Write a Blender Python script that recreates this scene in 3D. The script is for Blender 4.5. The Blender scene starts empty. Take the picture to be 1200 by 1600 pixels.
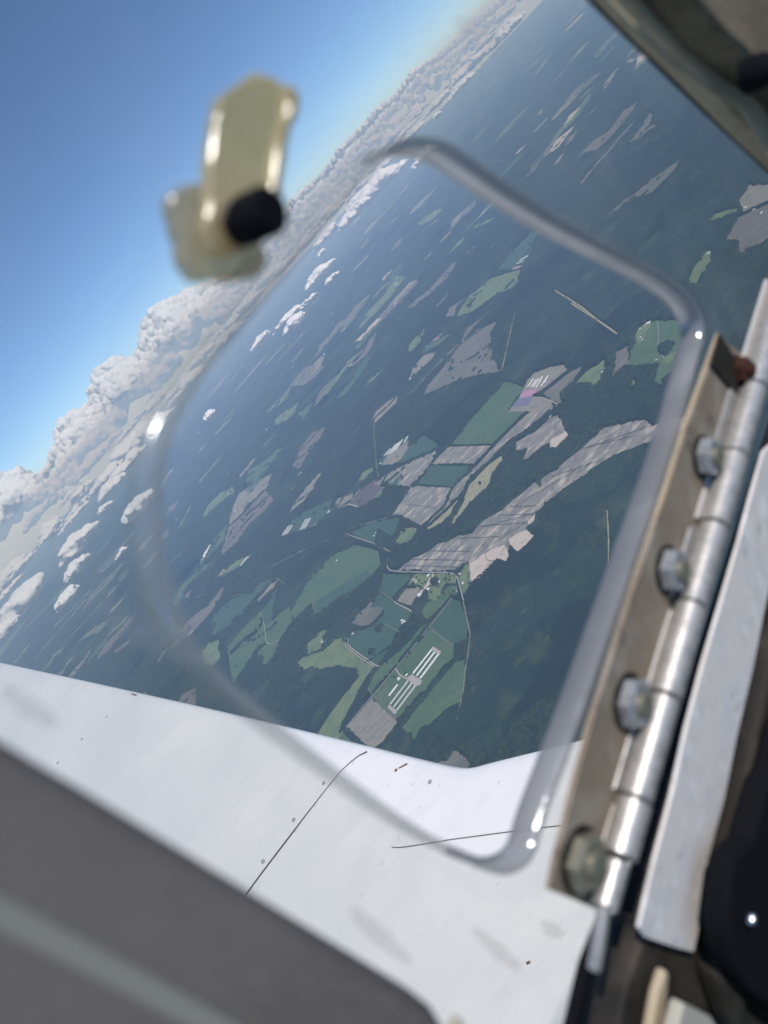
import bpy, bmesh, math, random
import numpy as np
from mathutils import Vector, Matrix, noise as mnoise

# ------------------------------------------------------------------ camera, world, sun, exposure
SC = bpy.context.scene
COL = SC.collection
PITCH = math.radians(18.9)
cp, sp = math.cos(PITCH), math.sin(PITCH)
SN, CS = -0.736, 0.677
_X = Vector((1, 0, 0)); _U = Vector((0, sp, cp)); _B = Vector((0, -cp, sp))
_R = CS * _X + SN * _U
_UP = -SN * _X + CS * _U
F = 1200.0                                    # focal length in pixels of the 1200 x 1600 photograph
cam_data = bpy.data.cameras.new("camera")
cam = bpy.data.objects.new("camera", cam_data); COL.objects.link(cam)
cam.matrix_world = Matrix(((_R.x, _UP.x, _B.x, 0), (_R.y, _UP.y, _B.y, 0), (_R.z, _UP.z, _B.z, 0), (0, 0, 0, 1)))
cam_data.sensor_fit = 'VERTICAL'
cam_data.sensor_height = 7.6; cam_data.sensor_width = 5.7
cam_data.lens = 5.7
cam_data.clip_start = 0.01
cam_data.clip_end = 400000.0
cam_data.dof.use_dof = True
cam_data.dof.focus_distance = 4.0
cam_data.dof.aperture_fstop = 2.6
cam_data.dof.aperture_blades = 0
SC.camera = cam

SUN_EL, SUN_AZ = math.radians(53), math.radians(150)    # azimuth measured clockwise from +Y
world = bpy.data.worlds.new("World"); SC.world = world
world.use_nodes = True
wn = world.node_tree.nodes; wl = world.node_tree.links
wn.clear()
sky = wn.new('ShaderNodeTexSky'); sky.sky_type = 'NISHITA'; sky.sun_disc = False
sky.sun_elevation = SUN_EL; sky.sun_rotation = SUN_AZ
sky.altitude = 2200; sky.air_density = 0.65; sky.dust_density = 0.0; sky.ozone_density = 6.0
bg = wn.new('ShaderNodeBackground'); bg.inputs[1].default_value = 0.148
wo = wn.new('ShaderNodeOutputWorld')
wl.new(sky.outputs[0], bg.inputs[0]); wl.new(bg.outputs[0], wo.inputs[0])
sd = bpy.data.lights.new("sun", 'SUN'); sd.energy = 3.4; sd.angle = math.radians(0.55); sd.color = (1.0, 0.965, 0.92)
sun = bpy.data.objects.new("sun", sd); COL.objects.link(sun)
sdir = Vector((math.sin(SUN_AZ) * math.cos(SUN_EL), math.cos(SUN_AZ) * math.cos(SUN_EL), math.sin(SUN_EL)))
sun.rotation_euler = sdir.to_track_quat('Z', 'Y').to_euler()
SC.view_settings.view_transform = 'Standard'; SC.view_settings.look = 'None'
SC.view_settings.exposure = 0.12; SC.view_settings.gamma = 1.0
SC.view_settings.use_curve_mapping = False
cy = SC.cycles
cy.use_denoising = True
cy.max_bounces = 8; cy.diffuse_bounces = 3; cy.glossy_bounces = 3; cy.transparent_max_bounces = 16
cy.volume_bounces = 3
cy.caustics_reflective = False; cy.caustics_refractive = False
cy.sample_clamp_indirect = 6

GZ = -2100.0                                   # the ground, 2100 m below the camera
rnd = random.Random(7)
PI = math.pi

def ray(px, py):
    """Direction of the sight line through a photograph pixel; depth 1 along the view axis."""
    return _R * ((px - 600) / F) - _UP * ((py - 800) / F) - _B

def ground(px, py, z=GZ):
    d = ray(px, py)
    if d.z > -0.004: d.z = -0.004
    return d * (z / d.z)

# ------------------------------------------------------------------ materials
MATS = {}
def mat(name, col, rough=0.8, metal=0.0, noise=None, bump=None, spec=0.3, coords='Object'):
    """noise = [(scale, colour2, lo, hi, (stretch xyz))...] mixed one after the other"""
    m = bpy.data.materials.new(name); m.use_nodes = True
    nt = m.node_tree; n = nt.nodes; l = nt.links
    b = n['Principled BSDF']
    b.inputs['Roughness'].default_value = rough
    b.inputs['Metallic'].default_value = metal
    b.inputs['Specular IOR Level'].default_value = spec
    rgb = n.new('ShaderNodeRGB'); rgb.outputs[0].default_value = (*col, 1)
    cur = rgb.outputs[0]
    tc = n.new('ShaderNodeTexCoord')
    for k, (sc, c2, lo, hi, st) in enumerate(noise or []):
        mp = n.new('ShaderNodeMapping'); mp.inputs['Scale'].default_value = (sc * st[0], sc * st[1], sc * st[2])
        if len(st) > 3: mp.inputs['Rotation'].default_value = (0, 0, st[3])
        l.new(tc.outputs[coords], mp.inputs[0])
        nz = n.new('ShaderNodeTexNoise'); nz.inputs['Scale'].default_value = 1.0
        nz.inputs['Detail'].default_value = 4; nz.inputs['Roughness'].default_value = 0.6
        l.new(mp.outputs[0], nz.inputs['Vector'])
        r = n.new('ShaderNodeMapRange'); r.inputs[1].default_value = lo; r.inputs[2].default_value = hi
        l.new(nz.outputs[0], r.inputs[0])
        mx = n.new('ShaderNodeMix'); mx.data_type = 'RGBA'
        l.new(r.outputs[0], mx.inputs[0]); l.new(cur, mx.inputs[6]); mx.inputs[7].default_value = (*c2, 1)
        cur = mx.outputs[2]
    l.new(cur, b.inputs['Base Color'])
    if bump:
        nz = n.new('ShaderNodeTexNoise'); nz.inputs['Scale'].default_value = bump[0]; nz.inputs['Detail'].default_value = 3
        l.new(tc.outputs[coords], nz.inputs['Vector'])
        bp = n.new('ShaderNodeBump'); bp.inputs['Strength'].default_value = bump[1]; bp.inputs['Distance'].default_value = bump[2]
        l.new(nz.outputs[0], bp.inputs['Height']); l.new(bp.outputs[0], b.inputs['Normal'])
    MATS[name] = m
    return m

I3 = (1, 1, 1)
def add_stands(m, scale, dark, light):
    """each stand of trees has its own tone, as plantations of different age do"""
    n = m.node_tree.nodes; l = m.node_tree.links
    b = n['Principled BSDF']; src = b.inputs['Base Color'].links[0].from_socket
    tc = n.new('ShaderNodeTexCoord'); mp = n.new('ShaderNodeMapping'); mp.inputs['Scale'].default_value = (scale, scale * 1.6, scale * .01); mp.inputs['Rotation'].default_value = (0, 0, .4)
    nz = n.new('ShaderNodeTexNoise'); nz.inputs['Scale'].default_value = 1.5
    vo = n.new('ShaderNodeTexVoronoi'); vo.inputs['Scale'].default_value = 1.0; vo.inputs['Randomness'].default_value = .75
    l.new(tc.outputs['Object'], mp.inputs[0]); l.new(mp.outputs[0], vo.inputs['Vector'])
    sp_ = n.new('ShaderNodeSeparateColor'); l.new(vo.outputs['Color'], sp_.inputs[0])
    r = n.new('ShaderNodeMapRange'); r.inputs[3].default_value = dark; r.inputs[4].default_value = light
    l.new(sp_.outputs[0], r.inputs[0])
    mu = n.new('ShaderNodeMix'); mu.data_type = 'RGBA'; mu.blend_type = 'MULTIPLY'; mu.inputs[0].default_value = 1
    cb = n.new('ShaderNodeCombineColor')
    for k in range(3): l.new(r.outputs[0], cb.inputs[k])
    l.new(src, mu.inputs[6]); l.new(cb.outputs[0], mu.inputs[7]); l.new(mu.outputs[2], b.inputs['Base Color'])
FM = {
 'T': mat('grey ploughed soil', (0.215, 0.212, 0.188), noise=[(0.0065, (0.54, 0.485, 0.375), .49, .62, (1, 1.9, 1, 0.2)), (0.010, (0.125, 0.127, 0.113), .50, .64, (1, 2.6, 1, 0.1)), (0.05, (0.34, 0.30, 0.26), .50, .75, (3, 0.25, 1, -0.35)), (0.03, (0.16, 0.15, 0.14), .52, .62, (.15, 4, 1, -.35))]),
 'L': mat('pale sandy soil', (0.52, 0.45, 0.38), noise=[(0.01, (0.30, 0.26, 0.22), .52, .72, (1, 2, 1, 0.4)), (0.05, (0.6, 0.53, 0.45), .5, .8, I3)]),
 'G': mat('green crop', (0.07, 0.13, 0.055), noise=[(0.004, (0.10, 0.155, 0.065), .42, .58, I3), (0.02, (0.042, 0.095, 0.045), .46, .66, (1, 4, 1, 0.4)), (0.012, (0.14, 0.16, 0.08), .58, .74, I3), (0.06, (0.055, 0.11, 0.05), .5, .7, (.3, 4, 1, .8))]),
 'D': mat('dark green crop', (0.038, 0.088, 0.052), noise=[(0.006, (0.055, 0.105, 0.06), .45, .7, I3), (0.04, (0.085, 0.13, 0.085), .6, .78, (1, 4, 1, 0))]),
 'g': mat('pale green pasture', (0.15, 0.20, 0.085), noise=[(0.008, (0.09, 0.15, 0.07), .45, .65, I3), (0.03, (0.21, 0.21, 0.13), .55, .78, I3)]),
 'P': mat('purple brown soil', (0.14, 0.125, 0.108), noise=[(0.006, (0.20, 0.18, 0.15), .42, .65, (1, 3, 1, 0.3)), (0.05, (0.15, 0.115, 0.12), .5, .8, (1, 3, 1, 0.3))]),
 'Q': mat('dark brown soil', (0.10, 0.082, 0.08), noise=[(0.02, (0.13, 0.105, 0.10), .45, .7, I3)]),
 'B': mat('tan stubble', (0.255, 0.24, 0.19), noise=[(0.01, (0.18, 0.178, 0.14), .45, .65, (1, 3, 1, 0.5)), (0.03, (0.38, 0.33, 0.27), .55, .8, I3)]),
 'Y': mat('yellow olive cover', (0.33, 0.31, 0.19), noise=[(0.015, (0.20, 0.22, 0.12), .45, .62, (1, 2.5, 1, 0.5)), (0.03, (0.5, 0.43, 0.3), .58, .75, I3)]),
 'K': mat('cut over grey green', (0.17, 0.16, 0.13), noise=[(0.004, (0.12, 0.13, 0.10), .42, .6, I3), (0.02, (0.24, 0.22, 0.18), .6, .8, I3)]),
 'M': mat('pink flower field', (0.42, 0.22, 0.33), noise=[(0.03, (0.5, 0.3, 0.38), .45, .7, I3)]),
 'U': mat('blue grey flower field', (0.16, 0.15, 0.24), noise=[(0.03, (0.2, 0.18, 0.26), .45, .7, I3)]),
 'S': mat('concrete pad', (0.42, 0.39, 0.36), noise=[(0.05, (0.32, 0.28, 0.25), .45, .7, I3)]),
}
M_ROAD = mat('road asphalt', (0.34, 0.33, 0.31), noise=[(0.03, (0.33, 0.32, 0.29), .4, .7, I3)])
M_DIRT = mat('dirt track', (0.46, 0.42, 0.34), noise=[(0.03, (0.34, 0.31, 0.25), .45, .7, I3)])
M_DITCH = mat('ditch', (0.07, 0.085, 0.06))
M_GROUND = mat('ground cover', (0.024, 0.042, 0.026), noise=[(0.0012, (0.036, 0.055, 0.03), .45, .62, I3), (0.01, (0.025, 0.045, 0.03), .45, .65, I3), (0.004, (0.075, 0.09, 0.05), .63, .72, I3)])
M_WOOD = mat('woodland foliage', (0.017, 0.032, 0.017), rough=0.9, spec=0.1, noise=[(0.0016, (0.026, 0.045, 0.021), .44, .58, I3), (0.012, (0.012, 0.024, 0.016), .45, .6, I3), (0.09, (0.042, 0.062, 0.028), .5, .64, I3), (0.05, (0.007, 0.014, 0.010), .52, .66, I3)])
M_PINE = mat('plantation foliage', (0.018, 0.034, 0.022), rough=0.9, spec=0.1, noise=[(0.0011, (0.027, 0.046, 0.026), .44, .56, I3), (0.02, (0.012, 0.025, 0.018), .45, .62, (1, 5, 1, 0.8)), (0.005, (0.038, 0.056, 0.028), .55, .64, I3), (0.1, (0.008, 0.018, 0.013), .53, .66, (1, 2, 1, .8)), (0.008, (0.075, 0.085, 0.05), .66, .72, (1, 3, 1, .6))])
add_stands(M_PINE, 0.0016, .68, 1.35)
M_WHITE = mat('white metal roof', (0.78, 0.79, 0.80), rough=0.5, noise=[(0.08, (0.62, 0.62, 0.62), .5, .8, I3)])
M_GREY = mat('grey metal roof', (0.52, 0.52, 0.52), rough=0.55, noise=[(0.08, (0.38, 0.37, 0.36), .5, .8, I3)])
M_WALL = mat('pale wall', (0.45, 0.44, 0.42))
M_TRUNK = mat('bark', (0.12, 0.09, 0.06))

# ------------------------------------------------------------------ object helpers
def tag(o, label=None, cat=None, group=None, kind=None):
    if label: o['label'] = label
    if cat: o['category'] = cat
    if group: o['group'] = group
    if kind: o['kind'] = kind
    return o

def link(name, me, m=None, parent=None):
    o = bpy.data.objects.new(name, me); COL.objects.link(o)
    if m is not None: me.materials.append(m)
    if parent: o.parent = parent
    return o

def mesh(name, verts, faces, m=None, parent=None, smooth=False):
    me = bpy.data.meshes.new(name)
    me.from_pydata([tuple(v) for v in verts], [], faces)
    if smooth: me.polygons.foreach_set('use_smooth', [True] * len(me.polygons))
    me.update()
    return link(name, me, m, parent)

def empty(name, loc=(0, 0, 0)):
    o = bpy.data.objects.new(name, None); COL.objects.link(o); o.location = loc
    o.empty_display_size = 0.1
    return o

# zoomed views of the photograph that the outlines were read from: origin and scale
V = {'f': (0, 0, 1), 'A': (400, 500, 3), 'C2': (400, 800, 3), 'C3': (700, 500, 3), 'C4': (200, 700, 3), 'c5': (700, 0, 2.4),
     'z1': (560, 280, 4), 'z2': (400, 380, 4), 'z3': (560, 640, 4), 'z4': (520, 850, 4), 'z5': (240, 820, 4), 'z6': (780, 480, 4),
     'z8': (0, 850, 4), 'p': (560, 940, 6), 'c7': (0, 400, 3), 'c8': (0, 750, 3), 't': (400, 0, 2.4)}
def P(v, pts):
    ox, oy, s = V[v]
    return [(ox + x / s, oy + y / s) for x, y in pts]

# ------------------------------------------------------------------ the ground sheet
def disc(name, R, n, z, m):
    vs = [(0, 0, z)]; fs = []
    rr = [4000, 12000, 30000, R]
    for r in rr:
        for k in range(n):
            a = 2 * PI * k / n
            vs.append((r * math.cos(a), r * math.sin(a), z))
    for k in range(n): fs.append((0, 1 + k, 1 + (k + 1) % n))
    for j in range(len(rr) - 1):
        for k in range(n):
            a = 1 + j * n + k; b = 1 + j * n + (k + 1) % n
            fs.append((a, a + n, b + n, b))
    return mesh(name, vs, fs, m)
GROUND_R = 62000.0
tag(disc('ground', GROUND_R, 144, GZ, M_GROUND), 'dark green wooded plain reaching to the hazy horizon', 'ground', kind='structure')

# ------------------------------------------------------------------ fields
FIELDS = [
 ('z3', 'T', [(455,345),(560,232),(850,222),(815,262),(735,343),(600,340)]),
 ('z3', 'D', [(358,470),(453,349),(722,350),(590,482)]),
 ('z3', 'T', [(240,480),(300,335),(506,248),(452,345),(352,470),(325,490)]),
 ('z3', 'T', [(210,658),(325,492),(355,475),(586,488),(560,545),(535,600),(400,733),(270,665)]),
 ('z3', 'T', [(592,487),(742,347),(852,225),(1050,30),(1085,0),(1200,0),(1170,40),(1080,110),(930,215),(820,330),(690,440),(660,510),(540,635),(420,735),(405,735),(545,600)]),
 ('z3', 'Y', [(425,742),(548,638),(650,535),(600,620),(590,650),(530,708),(440,758)]),
 ('z3', 'Y', [(575,735),(600,670),(662,545),(700,462),(822,337),(900,285),(910,315),(850,400),(820,475),(740,555),(700,590),(660,645),(625,690),(600,720)]),
 ('C3', 'G', [(8,590),(120,450),(270,283),(350,310),(352,330),(282,428),(375,428),(215,583)]),
 ('C3', 'B', [(282,430),(332,365),(372,280),(405,248),(470,222),(545,208),(570,240),(500,290),(440,338),(395,358),(480,375),(508,400),(488,430),(380,430)]),
 ('C3', 'K', [(442,345),(572,242),(640,212),(600,285),(530,345),(550,405),(515,392),(480,372)]),
 ('C3', 'T', [(519,440),(545,490),(570,545),(515,605),(470,582),(400,640),(345,676),(375,600),(322,625),(320,570),(410,520),(490,452)]),
 ('C3', 'L', [(476,602),(482,560),(530,535),(562,520),(571,548),(516,604)]),
 ('C3', 'g', [(592,300),(650,240),(740,180),(738,240),(690,290),(620,302)]),
 ('C3', 'g', [(668,302),(715,262),(728,278),(690,310)]),
 ('C3', 'P', [(770,262),(788,150),(845,120),(850,215),(812,225),(785,272)]),
 ('C3', 'G', [(848,214),(852,152),(900,60),(930,20),(985,0),(1130,0),(1120,60),(1060,240),(1000,310),(965,300),(990,205),(930,212),(870,216)]),
 ('C3', 'g', [(870,100),(890,40),(935,8),(960,20),(930,70),(900,110)]),
 ('C3', 'g', [(1000,190),(1090,130),(1110,120),(1085,160),(1030,205)]),
 ('C3', 'g', [(852,340),(860,275),(872,268),(880,300)]),
 ('f', 'T', [(621,891),(645,872),(670,861),(685,849),(700,845),(715,837),(740,832),(750,818),(757,812),(786,796),(800,782),(812,774),(837,752),(844,761),(846,748),(873,730),(913,697),(933,677),(945,668),(975,660),(1007,655),(1020,665),(1050,655),(1077,648),(1084,655),(1078,668),(1053,677),(1017,692),(960,713),(933,730),(887,763),(837,802),(835,817),(823,825),(838,838),(810,865),(797,853),(793,878),(778,873),(755,902),(735,914),(732,890),(732,879),(710,893)]),
 ('f', 'L', [(734,881),(756,865),(775,856),(788,851),(797,868),(793,879),(778,873),(768,878),(752,900),(737,911)]),
 ('f', 'L', [(795,842),(808,834),(822,828),(837,838),(811,864),(798,853)]),
 ('f', 'L', [(825,812),(838,802),(834,817),(826,822)]),
 ('z4', 'G', [(220,900),(262,800),(300,760),(400,680),(480,600),(560,510),(590,490),(600,500),(392,772),(248,938)]),
 ('z4', 'G', [(400,780),(610,522),(750,622),(765,640),(770,715),(700,760),(590,915),(480,1045),(425,1125),(415,1108),(252,950),(392,790)]),
 ('z4', 'B', [(88,1145),(245,963),(412,1120),(330,1230),(240,1300)]),
 ('z4', 'G', [(430,1145),(595,940),(770,733),(835,715),(825,850),(800,995),(740,1022),(680,1080),(560,1170),(520,1240)]),
 ('z4', 'D', [(604,516),(748,345),(800,352),(838,480),(850,590),(838,602),(768,640),(690,590)]),
 ('z4', 'G', [(545,430),(600,352),(650,350),(722,252),(780,252),(788,310),(742,330),(595,488)]),
 ('z4', 'g', [(462,268),(505,187),(735,185),(770,205),(780,250),(720,250),(648,352),(598,348),(595,290),(560,268)]),
 ('z4', 'B', [(402,355),(462,275),(560,270),(545,310),(500,390),(440,380)]),
 ('z4', 'g', [(788,185),(845,112),(850,200),(872,252),(822,328),(802,262)]),
 ('z4', 'D', [(302,290),(325,184),(500,190),(460,262),(400,345),(380,357)]),
 ('z4', 'D', [(240,398),(292,307),(380,362),(488,422),(478,480),(418,550),(400,570),(382,620),(350,680),(285,765),(200,715),(102,640),(95,600),(130,548),(250,512),(322,430),(300,390)]),
 ('z4', 'K', [(162,520),(112,500),(150,440),(205,400),(270,312),(240,398),(298,388),(318,430),(245,512)]),
 ('C2', 'g', [(188,712),(215,682),(300,652),(410,575),(425,635),(560,728),(510,800),(440,930),(370,1085),(270,1060),(380,900),(482,772),(470,740),(380,725),(300,750),(265,728),(225,745)]),
 ('C2', 'g', [(240,618),(300,562),(360,540),(330,580),(310,640),(395,572),(408,573),(300,650),(235,670)]),
 ('z4', 'G', [(140,1250),(75,1180),(20,1180),(0,1260)]),
 ('z5', 'G', [(458,775),(560,650),(658,548),(688,622),(703,738),(640,790),(590,870),(500,1000),(487,980)]),
 ('z5', 'G', [(707,738),(694,620),(750,590),(850,500),(862,545),(878,605),(800,720),(782,790),(700,890),(660,840),(642,798)]),
 ('z5', 'D', [(664,545),(720,480),(790,362),(762,470),(740,600),(700,612)]),
 ('C2', 'G', [(162,470),(200,400),(270,282),(370,192),(470,152),(575,180),(592,250),(560,290),(520,330),(440,380),(380,410),(300,470),(272,520),(262,430),(185,512)]),
 ('C2', 'D', [(272,500),(282,420),(395,345),(520,272),(548,305),(400,402)]),
 ('z5', 'g', [(300,790),(340,742),(420,706),(412,780),(430,830),(380,880),(350,892),(300,850)]),
 ('z5', 'D', [(352,680),(370,562),(500,452),(620,422),(660,362),(765,330),(640,462),(560,560),(520,580),(470,640),(372,700)]),
 ('z5', 'B', [(642,478),(682,430),(745,352),(772,342),(790,352),(702,450),(662,484)]),
 ('z5', 'P', [(150,680),(220,592),(350,490),(405,420),(452,365),(432,440),(380,530),(290,640),(190,722)]),
 ('z5', 'P', [(10,870),(60,790),(150,712),(190,727),(80,800),(40,872)]),
 ('z5', 'L', [(192,725),(240,662),(270,655),(232,700)]),
 ('C4', 'P', [(470,370),(530,322),(592,250),(660,182),(640,190),(690,240),(650,290),(560,370),(520,440),(440,510),(437,488)]),
 ('C4', 'B', [(480,300),(520,212),(600,162),(680,115),(658,180),(588,250),(528,320),(471,368)]),
 ('C4', 'G', [(330,545),(385,452),(470,347),(450,440),(380,510),(340,560)]),
 ('C4', 'G', [(552,190),(562,102),(640,60),(700,0),(728,2),(662,90),(602,152)]),
 ('C4', 'g', [(345,330),(370,270),(440,202),(500,182),(500,210),(420,270),(370,320)]),
 ('C4', 'B', [(755,310),(770,270),(830,190),(890,122),(915,110),(900,152),(840,240),(780,290)]),
 ('C4', 'B', [(755,205),(775,182),(792,174),(785,195)]),
 ('C4', 'B', [(790,137),(810,108),(828,108),(820,125)]),
 ('C4', 'D', [(715,420),(760,350),(800,312),(960,232),(950,300),(880,365),(790,395)]),
 ('C4', 'B', [(952,300),(980,237),(1062,207),(1052,240),(1000,273)]),
 ('C4', 'g', [(440,600),(460,562),(520,522),(600,482),(575,515),(540,550),(490,580),(452,600)]),
 ('C4', 'B', [(412,610),(440,572),(450,548),(457,580),(430,610)]),
 ('C4', 'G', [(200,740),(250,642),(340,562),(440,502),(380,560),(280,650),(222,760),(215,740)]),
 ('C4', 'P', [(265,715),(270,682),(310,650),(290,700)]),
 ('C4', 'P', [(140,440),(160,400),(210,360),(200,400),(160,440)]),
 ('C4', 'g', [(160,570),(200,530),(280,455),(260,490),(200,545)]),
 ('C4', 'P', [(165,320),(200,270),(240,240),(220,290)]),
 ('A', 'B', [(535,480),(560,430),(620,380),(672,348),(660,390),(600,450),(555,490)]),
 ('A', 'K', [(785,360),(800,310),(870,230),(960,112),(1040,42),(1140,0),(1105,60),(1110,160),(1150,245),(1040,262),(940,290),(830,340)]),
 ('A', 'P', [(700,370),(780,280),(880,172),(956,92),(945,132),(830,240),(740,340)]),
 ('z1', 'P', [(500,1150),(622,1050),(680,932),(890,767),(880,790),(720,930),(652,1030),(560,1120)]),
 ('A', 'B', [(715,290),(740,212),(790,162),(860,142),(830,180),(760,250),(725,290)]),
 ('A', 'G', [(770,160),(830,95),(940,50),(870,110),(800,152)]),
 ('A', 'g', [(712,150),(715,120),(745,82),(795,28),(790,60),(775,100),(735,148)]),
 ('A', 'P', [(435,220),(460,172),(510,132),(530,92),(575,45),(545,130),(520,170),(450,222)]),
 ('A', 'g', [(455,137),(480,112),(525,72),(520,92),(480,135)]),
 ('A', 'K', [(265,190),(300,112),(350,62),(390,0),(440,0),(380,62),(320,130),(275,185)]),
 ('z2', 'K', [(550,480),(620,390),(740,292),(700,360),(600,490),(540,560)]),
 ('A', 'P', [(270,415),(290,350),(340,282),(380,255),(370,290),(310,370),(280,410)]),
 ('A', 'K', [(150,320),(200,252),(240,212),(330,207),(290,260),(220,310)]),
 ('A', 'g', [(75,500),(90,462),(140,422),(200,382),(190,430),(140,480)]),
 ('A', 'G', [(190,442),(270,382),(260,410),(220,475)]),
 ('A', 'P', [(170,700),(190,622),(270,522),(335,498),(300,560),(240,640),(210,700)]),
 ('A', 'g', [(500,320),(540,272),(620,212),(600,240),(540,295)]),
 ('A', 'D', [(565,680),(580,642),(640,582),(720,538),(727,556),(680,620),(760,560),(782,535),(855,572),(862,600),(700,668),(600,685)]),
 ('A', 'B', [(585,680),(620,632),(722,562),(725,580),(680,650),(640,680)]),
 ('A', 'g', [(475,760),(500,712),(560,682),(560,700),(510,752)]),
 ('A', 'T', [(550,772),(610,722),(705,670),(690,712),(640,760),(590,775)]),
 ('A', 'D', [(614,773),(690,715),(662,778),(640,782)]),
 ('A', 'Q', [(440,865),(480,802),(560,742),(600,778),(520,870),(480,880)]),
 ('A', 'g', [(500,872),(562,792),(615,777),(590,820),(540,880)]),
 ('A', 'D', [(440,990),(560,945),(680,920),(660,1000),(600,1070),(480,1020)]),
 ('A', 'g', [(655,1042),(680,1002),(720,972),(755,985),(740,1030),(680,1060)]),
 ('z1', 'g', [(610,860),(640,802),(700,722),(820,622),(940,582),(1025,560),(1000,620),(1010,640),(960,690),(870,720),(790,780),(720,830),(650,860)]),
 ('z1', 'D', [(860,572),(960,442),(1080,332),(1190,292),(1120,352),(1070,480),(1030,540),(945,560)]),
 ('z1', 'P', [(540,865),(570,802),(680,732),(740,680),(700,720),(620,800),(600,862)]),
 ('z1', 'g', [(0,930),(60,822),(160,722),(240,592),(300,602),(240,700),(120,830),(0,950)]),
 ('z1', 'P', [(300,810),(370,742),(450,682),(600,512),(620,520),(560,620),(440,730),(350,800)]),
 ('z1', 'B', [(430,305),(470,262),(510,235),(490,265),(450,295)]),
 ('z1', 'B', [(575,320),(580,282),(605,265),(590,300)]),
 ('z1', 'B', [(760,490),(800,462),(860,392),(870,385),(830,440),(790,480)]),
 ('z1', 'g', [(350,285),(420,222),(520,172),(535,190),(480,240),(400,290)]),
 ('z1', 'g', [(555,475),(620,392),(680,350),(650,400),(580,465)]),
 ('z1', 'g', [(700,315),(760,267),(860,235),(820,270),(740,310)]),
 ('z1', 'g', [(955,230),(1020,152),(1075,130),(1060,160),(1000,205)]),
 ('z1', 'B', [(930,300),(950,267),(1030,225),(1020,245),(960,280)]),
 ('z1', 'P', [(660,490),(690,440),(740,405),(720,440)]),
 ('z1', 'P', [(480,800),(530,740),(580,690),(550,750),(500,800)]),
 ('z1', 'P', [(180,480),(230,400),(290,350),(260,410)]),
 ('c5', 'P', [(485,605),(500,572),(540,532),(600,492),(660,412),(720,375),(700,410),(620,510),(560,565),(510,575)]),
 ('c5', 'P', [(490,695),(520,652),(600,562),(640,512),(715,435),(700,465),(620,560),(560,625),(510,690)]),
 ('c5', 'K', [(670,550),(710,492),(760,417),(775,430),(760,465),(790,470),(720,520)]),
 ('c5', 'K', [(590,815),(640,762),(700,722),(790,652),(880,590),(850,640),(770,720),(740,735),(690,745),(620,800)]),
 ('c5', 'P', [(1040,905),(1090,812),(1230,750),(1230,890),(1090,960),(1090,905)]),
 ('c5', 'g', [(975,835),(1000,802),(1090,777),(1090,795),(1020,825)]),
 ('c5', 'B', [(1090,752),(1130,692),(1230,690),(1230,745),(1110,800)]),
 ('c5', 'g', [(900,1050),(930,992),(970,937),(1005,940),(980,1000),(940,1060),(910,1075)]),
 ('c5', 'B', [(570,335),(600,292),(650,235),(610,310),(590,333)]),
 ('c5', 'B', [(660,235),(690,215),(710,225),(680,240)]),
 ('c5', 'B', [(390,630),(415,590),(448,562),(420,610)]),
 ('c5', 'B', [(330,435),(350,410),(365,408),(350,430)]),
 ('z8', 'P', [(590,735),(640,642),(740,542),(830,442),(820,500),(740,600),(690,660),(620,720)]),
 ('z8', 'P', [(690,720),(720,662),(850,562),(800,640)]),
 ('z8', 'G', [(510,780),(580,682),(700,542),(660,640),(560,750)]),
 ('z8', 'B', [(415,840),(500,742),(600,612),(560,700),(480,810),(440,850)]),
 ('z8', 'g', [(305,730),(340,672),(415,635),(380,690)]),
 ('z8', 'g', [(450,640),(530,562),(620,502),(720,442),(620,560),(520,600)]),
 ('z8', 'P', [(1100,1000),(1150,930),(1230,890),(1230,1020)]),
 ('z8', 'g', [(890,950),(920,895),(925,950)]),
 ('z8', 'K', [(560,210),(600,182),(640,120),(700,62),(780,22),(740,100),(640,180)]),
 ('f', 'K', [(680,1195),(700,1180),(712,1172),(726,1180),(738,1195),(720,1215)]),
]
WORDS = {'T': 'grey and tan ploughed field', 'L': 'pale sandy patch of bare soil', 'G': 'green crop field', 'D': 'dark green crop field', 'g': 'pale green pasture',
         'P': 'purple brown bare field', 'Q': 'dark brown bare field', 'B': 'tan stubble field', 'Y': 'yellow olive field edge', 'K': 'grey green cut-over field',
         'M': 'pink flower plot', 'U': 'blue grey flower plot', 'S': 'concrete pad'}
ORDER = {'L': 3.2, 'M': 3.2, 'U': 3.2, 'S': 3.2, 'Y': 1.9, 'g': 1.3, 'Q': 1.5, 'P': 1.1, 'B': 2.2, 'T': 1.6, 'D': 1.0, 'G': 0.7, 'K': 0.4}
def where(px, py):
    a = ('far' if (px - 390) * .736 + (py - 423) * .677 < 190 else 'mid-distance' if (px - 390) * .736 + (py - 423) * .677 < 330 else 'near')
    b = ('beyond the hinge side' if px > 820 else 'mid-picture' if px > 560 else 'towards the wing tip')
    return a, b

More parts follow.
